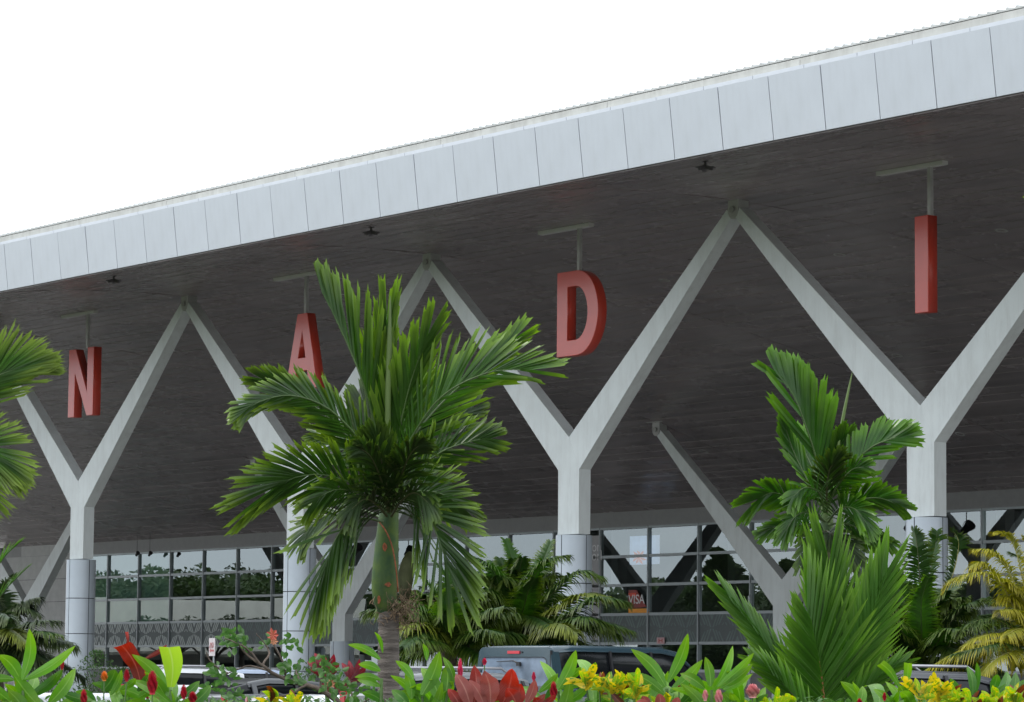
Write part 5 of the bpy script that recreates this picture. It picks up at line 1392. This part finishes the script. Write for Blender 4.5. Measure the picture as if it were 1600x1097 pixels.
def petals(px, py, s, m, nm='flower'):
    b = MB(); c = at(px, py, SD - .1) - sh_.location; k_ = s * SD / FPX
    for k in range(7):
        a = k * .9; d = (RT * math.cos(a) + UP * math.sin(a)); w_ = (RT * -math.sin(a) + UP * math.cos(a))
        b.face([c, c + d * k_ * .6 - w_ * k_ * .25 - FW * k_ * .2, c + d * k_ * rnd.uniform(.8, 1.1), c + d * k_ * .6 + w_ * k_ * .25 - FW * k_ * .2])
    b.build(nm, m, sh_)
petals(426, 992, 11, mat('coral_petal', (.62, .14, .10), .5, var=.2)); petals(517, 1068, 8, mat('peach_petal', (.72, .32, .18), .5, var=.2)); petals(428, 1002, 7, bpy.data.materials['peach_petal'])
# low ground cover between the plants so the soil does not show
def cover(name, label_kind, depth0, depth1, x0, x1, ytop0, n, m, Lr, wr, seed):
    rr = random.Random(seed); b = MB()
    for i in range(n):
        dp = rr.uniform(depth0, depth1); px = rr.uniform(x0, x1); 
        c = at(px, ytop0 + rr.uniform(0, 30), dp)
        a = rr.uniform(0, 6.28); e = rr.uniform(.3, 1.2)
        d = Vector((math.cos(a) * math.cos(e), math.sin(a) * math.cos(e), math.sin(e)))
        L = rr.uniform(*Lr); wv = d.cross(Vector((0, 0, 1))).normalized()
        c = c - d * L
        leaflet(b, c, d, wv, L, rr.uniform(*wr), .15, lance, 4)
        if i % 6 == 0: b.tube([Vector((c.x, c.y, .3)), c], [.006, .004], 3, caps=False)
    b.build(name, m, kind='stuff')
cover('ground_cover', '', 19.0, 22.5, 0, 1600, 1088, 2600, M_gingD, (.12, .26), (.014, .030), 5)
cover('ground_cover', '', 21.0, 24.0, 0, 1600, 1082, 1600, M_shl, (.06, .12), (.012, .022), 6)
# small shrubs in the strip round the pillars
def low_shrub(px, depth, label, h, r_):
    g = ground_at(px, depth); rt = thing('low_shrub', label, 'shrub', (g.x, g.y, .28), 0, 'low shrubs at the pillar feet'); bpy.context.view_layer.update()
    b = MB()
    for i in range(700):
        a = rnd.uniform(0, 6.28); q = rnd.random() ** .4; z = rnd.uniform(.05, h)
        rr_ = r_ * q * math.sin(math.pi * (.15 + .8 * z / h)) 
        c = Vector((rr_ * math.cos(a), rr_ * math.sin(a), z)); d = Vector((rnd.gauss(0, 1), rnd.gauss(0, 1), rnd.gauss(.5, 1))).normalized(); wv = d.orthogonal().normalized()
        leaflet(b, c, d, wv, .10, .022, .1, lance, 2)
    b.build('foliage', M_shl, rt)
    b = MB()
    for i in range(6):
        a = i; b.tube([Vector((0, 0, 0)), Vector((r_ * .5 * math.cos(a), r_ * .5 * math.sin(a), h * .7))], [.015, .006], 4)
    b.build('stem', M_bark, rt)
low_shrub(150, 104, 'low shrub right of the leftmost round pillar base', 1.75, .9)
low_shrub(70, 106, 'low shrub left of the leftmost round pillar base', 1.5, .7)
low_shrub(190, 108, 'low shrub under the left window rows', 1.2, .9)
low_shrub(500, 94, 'low shrub at the foot of the pillar behind the tall palm', 1.6, .8)
# ------------------------------------------------------------------ vehicles
def paint(name, c, rough=.28): return mat(name, c, rough, 0.0, var=.04, vs=1.5, coat=.6)
M_carglass = mat('car_window_glass', (0.010, 0.012, 0.014), .12, 0.0, var=.1, spec=.3)
M_tyre = mat('tyre_rubber', (0.02, 0.02, 0.02), .85, var=.1)
M_rim = mat('wheel_rim', (0.4, 0.4, 0.42), .3, .8)
M_tail = mat('tail_lamp_red', (0.35, 0.01, 0.015), .2, coat=.6)
M_head = mat('head_lamp_clear', (0.6, 0.62, 0.65), .1, .3)
M_trimb = mat('black_trim', (0.02, 0.02, 0.022), .5)
def ring(x, z0, z1, w0, w1, r=.09, n=4):
    """rounded section: bottom half width w0, top half width w1"""
    P = [(-w0, z0), (w0, z0)]
    pts = [Vector((x, -w0, z0)), Vector((x, w0, z0))]
    for k in range(n + 1):
        a = math.pi / 2 * k / n; pts.append(Vector((x, w1 - r + r * math.cos(a), z1 - r + r * math.sin(a))))
    for k in range(n + 1):
        a = math.pi / 2 + math.pi / 2 * k / n; pts.append(Vector((x, -w1 + r + r * math.cos(a), z1 - r + r * math.sin(a))))
    return pts
def make_car(label, cat, loc, yaw, P, col, kind='hatch', group='vehicles in the car park', L=4.2, W=1.72, H=1.5, rails=False):
    """x forward; origin at the rear axle ground centre line, rear at x = 0"""
    root = thing('parked_car' if kind != 'van' else 'parked_van', label, cat, loc, yaw, group)
    hw = W / 2
    if kind == 'van':
        body = [(0.02, .45, 1.05, .93, .97), (.0, .35, 1.10, .97, .985), (.35, .3, 1.12, 1, 1), (3.6, .3, 1.10, 1, 1), (4.25, .32, 1.02, .98, .97), (4.62, .36, .88, .93, .9), (L, .42, .70, .80, .75)]
        cab = [(.03, 1.0, H - .10, .95, .80), (.10, 1.0, H - .03, .97, .83), (.5, 1.0, H, .98, .84), (2.8, 1.0, H - .01, .98, .84), (3.3, 1.0, H - .08, .97, .82), (3.9, 1.0, 1.36, .96, .84), (4.3, .95, 1.03, .95, .88)]
    elif kind == 'suv':
        body = [(0.0, .5, .98, .93, .93), (.08, .36, 1.04, .98, .97), (.8, .3, 1.05, 1, .99), (3.1, .3, 1.03, 1, .99), (3.9, .32, .98, .98, .95), (4.3, .38, .86, .92, .88), (L, .45, .72, .8, .74)]
        cab = [(.12, .98, H - .25, .93, .76), (.35, .98, H - .04, .95, .76), (1.0, .98, H, .95, .77), (2.2, .98, H - .02, .95, .77), (2.7, .98, H - .12, .95, .78), (3.35, .98, 1.06, .94, .84)]
    else:
        body = [(0.0, .5, .84, .92, .9), (.1, .33, .90, .97, .94), (.8, .28, .92, 1, .98), (2.9, .28, .92, 1, .98), (3.6, .3, .88, .97, .93), (4.0, .36, .76, .9, .85), (L, .42, .62, .78, .7)]
        cab = [(.2, .86, 1.05, .90, .78), (.65, .88, H - .08, .92, .72), (1.1, .88, H, .93, .73), (1.9, .88, H - .01, .93, .74), (2.3, .88, H - .07, .93, .75), (3.05, .88, .95, .93, .84)]
    b = MB(); rows = [ring(x * L / body[-1][0], z0, z1, hw * a, hw * c, .10) for x, z0, z1, a, c in body]
    b.grid(rows, closed=True); b.cap(rows[0], 0, True); b.cap(rows[-1])
    b.build('body', col, root, smooth=True)
    sL = L / body[-1][0]
    # greenhouse glass
    b = MB(); rows = [ring(x * sL, z0 - .04, z1 - .03, hw * a * .985, hw * c * .97, .09) for x, z0, z1, a, c in cab]
    b.grid(rows, closed=True); b.cap(rows[0], 0, True); b.cap(rows[-1]); b.build('window_glass', M_carglass, root, smooth=True)
    # roof shell
    b = MB(); rows = []
    for x, z0, z1, a, c in cab[(0 if kind == 'van' else 1):-1]:
        r_ = ring(x * sL, z1 - .11, z1, hw * (c + (a - c) * .16), hw * c, .10, 5); rows.append(r_)
    b.grid(rows, closed=True); b.cap(rows[0], 0, True); b.cap(rows[-1]); b.build('roof', col, root, smooth=True)
    # pillars
    def cabpt(x, f):
        for k in range(len(cab) - 1):
            if cab[k][0] <= x <= cab[k + 1][0]:
                t = (x - cab[k][0]) / (cab[k + 1][0] - cab[k][0]); q = [cab[k][i] + (cab[k + 1][i] - cab[k][i]) * t for i in range(5)]
                z = q[1] - .03 + (q[2] - q[1]) * f; return (hw * (q[3] + (q[4] - q[3]) * f), z)
        return (hw, 1)
    for x, wd in ([(.10, .14), (1.45, .05), (2.5, .05), (3.55, .06)] if kind == 'van' else [(.75, .10), (1.7, .06), (2.55, .05)]):
        for s in (1, -1):
            b = MB(); y0, z0_ = cabpt(x, .0); y1, z1_ = cabpt(x, .93)
            rows = [[Vector(((x - wd / 2) * sL, s * (y - .03), z)), Vector(((x - wd / 2) * sL, s * (y + .012), z)), Vector(((x + wd / 2) * sL, s * (y + .012), z)), Vector(((x + wd / 2) * sL, s * (y - .03), z))] for y, z in ((y0, z0_), ((y0 + y1) / 2 + .012, (z0_ + z1_) / 2), (y1, z1_))]
            b.grid(rows if s < 0 else [list(reversed(r)) for r in rows], closed=True); b.build('pillar', col if wd > .09 else M_trimb, root)
    for x in (.78 * sL, (3.55 if kind == 'van' else 3.35) * sL):
        for s in (1, -1):
            b = MB(); b.lathe([(.19, -.1), (.30, -.11), (.325, -.08), (.325, .08), (.30, .11), (.19, .1)], (0, 0), 24)
            o = b.build('wheel', M_tyre, root, smooth=False, loc=(x, s * (hw - .10), .325), rot=(R(90), 0, 0))
            b = MB(); b.lathe([(.0, -.07), (.12, -.075), (.19, -.09), (.2, -.02), (.2, .02), (.19, .09), (.12, .075), (0, .07)], (0, 0), 18); b.build('rim', M_rim, o)
    for s in (1, -1):
        b = MB(); zt = 1.0 if kind != 'hatch' else .85
        b.box(-.025, .07, s * hw * .93 - .075, s * hw * .93 + .05, zt - .22, zt + (.28 if kind == 'van' else .05)); b.build('tail_lamp', M_tail, root)
        b = MB(); b.box(L - .18, L - .05, s * hw * .66 - .16, s * hw * .66 + .1, .58, .72); b.build('headlight', M_head, root)
        b = MB(); b.box(2.75 * sL, 2.87 * sL, s * (hw + .06) - .08, s * (hw + .06) + .08, 1.0, 1.16); b.build('mirror', col, root)
    b = MB(); b.box(-.07, .1, -hw * .95, hw * .95, .36, .56); b.build('bumper', M_trimb, root)
    b = MB(); b.box(-.035, -.001, -.26, .26, .62, .73); b.build('number_plate', mat('plate_white', (.6, .6, .55), .5) if 'plate_white' not in bpy.data.materials else bpy.data.materials['plate_white'], root)
    if rails:
        for s in (1, -1):
            b = MB(); b.tube([(.6, s * hw * .70, H - .03), (.75, s * hw * .70, H + .06), (2.15, s * hw * .70, H + .06), (2.35, s * hw * .70, H - .05)], .022, 8); b.build('roof_rail', M_rim, root, smooth=True)
    return root
def cam_dir(psi):     # direction psi radians right of the view axis, horizontal
    d = FH * math.cos(psi) + RH * math.sin(psi); return d, math.atan2(d.y, d.x)
# the teal van
psi = R(46); d, yaw = cam_dir(psi)
corner = at(862, 1008, 56.0)
left = Vector((-d.y, d.x, 0))
Wv, Hv = 2.12, corner.z + .0
orig = corner + left * (Wv / 2 * .84); 
M_teal = paint('teal_van_paint', (0.026, 0.055, 0.072), .25)
van = make_car('dark teal van with its rear window and side windows facing the camera', 'van', (orig.x, orig.y, .004), yaw, None, M_teal, 'van', L=4.9, W=Wv, H=Hv)
b = MB()   # tailgate skin with rounded window opening
zt, zb_ = Hv - .03, 1.06
def rr_poly(w0, w1, z0, z1, r, n=5):
    pts = []
    for (cx, cz, a0) in ((w1 - r, z1 - r, 0), (-w1 + r, z1 - r, 90), (-w0 + r, z0 + r, 180), (w0 - r, z0 + r, 270)):
        for k in range(n + 1):
            a = R(a0 + 90 * k / n); pts.append((cx + r * math.cos(a), cz + r * math.sin(a)))
    return pts
outer = rr_poly(1.02, .91, 1.0, Hv - .04, .13); inner = rr_poly(.90, .81, 1.10, Hv - .22, .10)
rows = [[Vector((-.045, y, z)) for y, z in outer], [Vector((-.052, y, z)) for y, z in inner], [Vector((-.030, y * .99, z)) for y, z in inner]]
b.grid([[Vector((.04, y, z)) for y, z in outer]] + rows, closed=True)
b.build('tailgate', M_teal, van, smooth=False)
M_rg = mat('rear_window_glass', (0.17, 0.22, 0.29), .15, 0, var=.4, vs=2.0, spec=.8)
b = MB(); b.face([Vector((-.032, y, z)) for y, z in inner]); b.build('rear_window', M_rg, van)
b = MB(); rows = [[Vector((-.0525 - k, y * s_, 1.10 + (z - 1.10) * s_ + (0 if s_ == 1 else .0))) for y, z in inner] for s_, k in ((1.0, 0), (1.018, .001))]
b.grid(rows, closed=True); b.build('window_seal', M_trimb, van)
b = MB(); b.box(-.075, -.046, -.15, .15, Hv - .155, Hv - .105); b.build('brake_light', mat('third_brake_light', (.55, .05, .07), .3, coat=.4), van)
b = MB(); b.box(-.07, -.046, -.215, -.19, Hv - .14, Hv - .115); b.build('washer_nozzle', M_trimb, van)
b = MB(); b.tube([(-.075, -.14, Hv - .33), (-.085, -.02, Hv - .28), (-.075, .42, Hv - .295)], [.022, .012, .006], 6); b.box(-.10, -.05, -.18, -.10, Hv - .37, Hv - .30); b.build('wiper', M_trimb, van)
b = MB(); b.box(-.053, .0, -Wv / 2 * .84 - .02, -Wv / 2 * .84 - .012, 1.0, Hv - .1); b.build('door_gap', M_trimb, van)
b = MB(); b.tube([(.1, -.73, Hv - .035), (2.6, -.73, Hv - .03)], .012, 6); b.build('gutter_rail', M_trimb, van, smooth=True)

def car_at(px, py_top, depth, psi_deg, label, col, kind='hatch', rails=False, anchor=1.4, **kw):
    d, yaw = cam_dir(R(psi_deg)); P = at(px, py_top, depth)
    H = P.z - (.07 if rails else 0)
    o = Vector((P.x, P.y, 0)) - d * anchor
    return make_car(label, 'car', (o.x, o.y, .004), yaw, None, col, kind, H=H, rails=rails, **kw)
M_wh = paint('white_car_paint', (.72, .74, .77)); M_sil = paint('silver_car_paint', (.15, .16, .17)); M_dkg = paint('dark_grey_car_paint', (.05, .055, .06)); M_rdp = paint('red_car_paint', (.35, .02, .02)); M_bl = paint('pale_blue_car_paint', (.35, .42, .55))
car_at(1405, 1040, 46, 58, 'dark off road car with long roof rails at the right', M_dkg, 'suv', True)
car_at(690, 1043, 52, 50, 'silver estate car with roof rails behind the ginger, left of the van', M_sil, 'suv', True)
car_at(105, 1086, 62, 78, 'white car low behind the lower left ginger', M_wh, 'hatch')
car_at(290, 1040, 78, 70, 'white off road car below the parking sign', M_wh, 'suv', True)
car_at(395, 1046, 84, 80, 'white car with a blue tint far behind the twiggy shrub', M_bl, 'hatch')
car_at(420, 1060, 66, 60, 'dark grey car behind the branches of the twiggy shrub', M_dkg, 'hatch')
car_at(520, 1086, 58, 72, 'white car roof just above the bottom edge left of the palm', M_wh, 'hatch')

# ------------------------------------------------------------------ far side of the car park, seen mirrored in the glass
def mir(px, py, s):
    P = EYE + ray(px, py) * s
    return Vector((P.x, 2 * V3 - P.y, P.z))
M_far = leafmat('far_tree_leaf', (0.05, 0.085, 0.03), (0.10, 0.14, 0.045), rough=.6, trans=.15, var=.5, mid=0)
M_tbark = mat('tree_bark', (0.10, 0.085, 0.07), .9, var=.3, vs=3)
def tree_mesh(kind, seed):
    rr = random.Random(seed); b = MB()
    cl = []
    if kind == 'broad':
        for i in range(26):
            a = rr.uniform(0, 6.28); q = rr.random() ** .5 * .42; z = rr.uniform(.38, .92)
            q *= math.sin(math.pi * min(1, .25 + (1 - z))) + .3
            cl.append((Vector((q * math.cos(a), q * math.sin(a), z)), rr.uniform(.07, .15)))
    elif kind == 'pine':
        for i in range(34):
            z = .12 + .86 * i / 33; a = i * 2.4; q = .17 * (1 - z) + .015
            cl.append((Vector((q * math.cos(a), q * math.sin(a), z)), .03 + .06 * (1 - z)))
    else:
        for i in range(22):
            a = rr.uniform(0, 6.28); q = rr.random() ** .5 * .55
            cl.append((Vector((q * math.cos(a), q * math.sin(a), .78 + .16 * (1 - q / .55) + rr.uniform(-.05, .05))), rr.uniform(.06, .13)))
    for c, r_ in cl:
        for k in range(150):
            d = Vector((rr.gauss(0, 1), rr.gauss(0, 1), rr.gauss(0, .8))).normalized() * (r_ * rr.random() ** .35)
            p = c + d; u = Vector((rr.gauss(0, 1), rr.gauss(0, 1), rr.gauss(0, 1))).normalized(); v = u.orthogonal().normalized(); s = rr.uniform(.012, .03)
            b.face([p - u * s, p - v * s * .6, p + u * s, p + v * s * .6], [(0, 0), (.3, .2), (1, .5), (.6, .9)])
    t = MB(); t.tube([(0, 0, 0), (.01, 0, .4), (0, .01, .85)], [.028, .02, .006], 8)
    for c, r_ in cl[::3]: t.tube([(0, 0, max(.1, c.z * .6)), c * .6 + Vector((0, 0, c.z * .35)), c], [.012, .008, .002], 4, caps=False)
    return b.mesh('crown', M_far), t.mesh('trunk', M_tbark)
TM = {k: tree_mesh(k, i) for i, k in enumerate(('broad', 'pine', 'flat'))}
ORD = ['first', 'second', 'third', 'fourth', 'fifth', 'sixth', 'seventh', 'eighth', 'ninth', 'tenth', 'eleventh', 'twelfth', 'thirteenth', 'fourteenth', 'fifteenth', 'sixteenth', 'seventeenth', 'eighteenth', 'nineteenth', 'twentieth', 'last']
CNT = {}
def far_tree(px, ytop, s, kind, wide=1.0, lab='far side tree seen reflected in the glass wall', grp='trees across the car park'):
    CNT[grp] = CNT.get(grp, -1) + 1; lab = lab + ', ' + ORD[CNT[grp]] + ' from left'
    P = mir(px, ytop, s)
    r_ = thing({'broad': 'broadleaf_tree', 'pine': 'pine_tree', 'flat': 'rain_tree'}[kind], lab, 'tree', (P.x, P.y, 0), rnd.uniform(0, 6), grp)
    for nm, me in (('crown', TM[kind][0]), ('trunk', TM[kind][1])):
        o = add(nm, me, r_); h = P.z; o.scale = (h * wide, h * wide, h * .9)
rl = 'broadleaf tree across the car park, mirrored in the left windows'
for i, (x, y) in enumerate([(100, 892), (150, 880), (185, 878), (205, 884), (240, 878), (262, 886), (290, 880), (316, 876), (345, 884), (372, 880), (395, 862), (420, 884), (450, 880), (480, 888)]):
    far_tree(x + rnd.uniform(-5, 5), y, 250 + 12 * (i % 3), 'broad', rnd.uniform(.9, 1.25), rl, 'broadleaf trees mirrored in the left windows')
rl = 'rain tree in front of the low roof, mirrored in the left windows'
for x, y, s in [(278, 953, 195), (335, 957, 195), (385, 950, 195), (440, 954, 190)]:
    far_tree(x, y, s, 'flat', 1.5, rl, 'rain trees mirrored in the left windows')
rl = 'dark conifer across the car park, mirrored in the right windows'
for x, y, s, w_ in [(1122, 838, 230, 1.3), (1140, 860, 230, 1.5), (1108, 870, 235, 1.4), (1245, 850, 240, 1.3)]:
    far_tree(x, y, s, 'pine', w_, rl, 'conifers mirrored in the right windows')
rl = 'broadleaf tree across the car park, mirrored in the right windows'
for i, (x, y) in enumerate([(540, 905), (585, 915), (640, 918), (700, 912), (760, 905), (800, 915), (850, 912), (950, 905), (1000, 893), (1035, 892), (1060, 903), (1095, 898), (1150, 890), (1200, 900), (1250, 890), (1310, 900), (1370, 905), (1430, 890), (1500, 885), (1560, 895), (1620, 890)]):
    far_tree(x, y, 240 + 14 * (i % 3), 'broad', rnd.uniform(.9, 1.3), rl, 'broadleaf trees mirrored in the right windows')
# low pale roofed building across the car park
P0, P1 = mir(60, 938, 215), mir(560, 938, 215)
dv = (P1 - P0); dv.z = 0; ln = dv.length; ya = math.atan2(dv.y, dv.x)
hz = P0.z
bl = thing('low_shed_building', 'long low building with pale metal roof, mirrored in the left windows', 'building', (P0.x, P0.y, 0), ya)
M_shedroof = mat('pale_shed_roof', (0.46, 0.45, 0.40), .6, var=.08, vs=.4, streak=(4, 1, 1))
b = MB(); b.box(0, ln, -.1, .1, 0, hz * .45); b.box(0, ln, 13.9, 14.1, 0, hz * .45); b.box(-.1, .1, -.1, 14.1, 0, hz * .45); b.box(ln - .1, ln + .1, -.1, 14.1, 0, hz * .45); b.build('wall', mat('shed_wall', (.22, .22, .2), .8, var=.1), bl)
b = MB(); b.prism([(-.8, hz * .43), (7, hz), (14.8, hz * .43), (14.8, hz * .40), (7, hz * .97), (-.8, hz * .40)], -.5, ln + .5, M=Matrix.Rotation(R(90), 4, 'Z') @ Matrix.Scale(-1, 4, (0, 1, 0))); b.build('roof', M_shedroof, bl)
for k in range(int(ln / 6)):
    b = MB(); b.box(k * 6 + 1.5, k * 6 + 4, -.13, -.101, hz * .12, hz * .34); b.build('window', M_carglass, bl)
    b = MB(); b.box(k * 6 + 1.5, k * 6 + 4, 14.101, 14.13, hz * .12, hz * .34); b.build('window', M_carglass, bl)
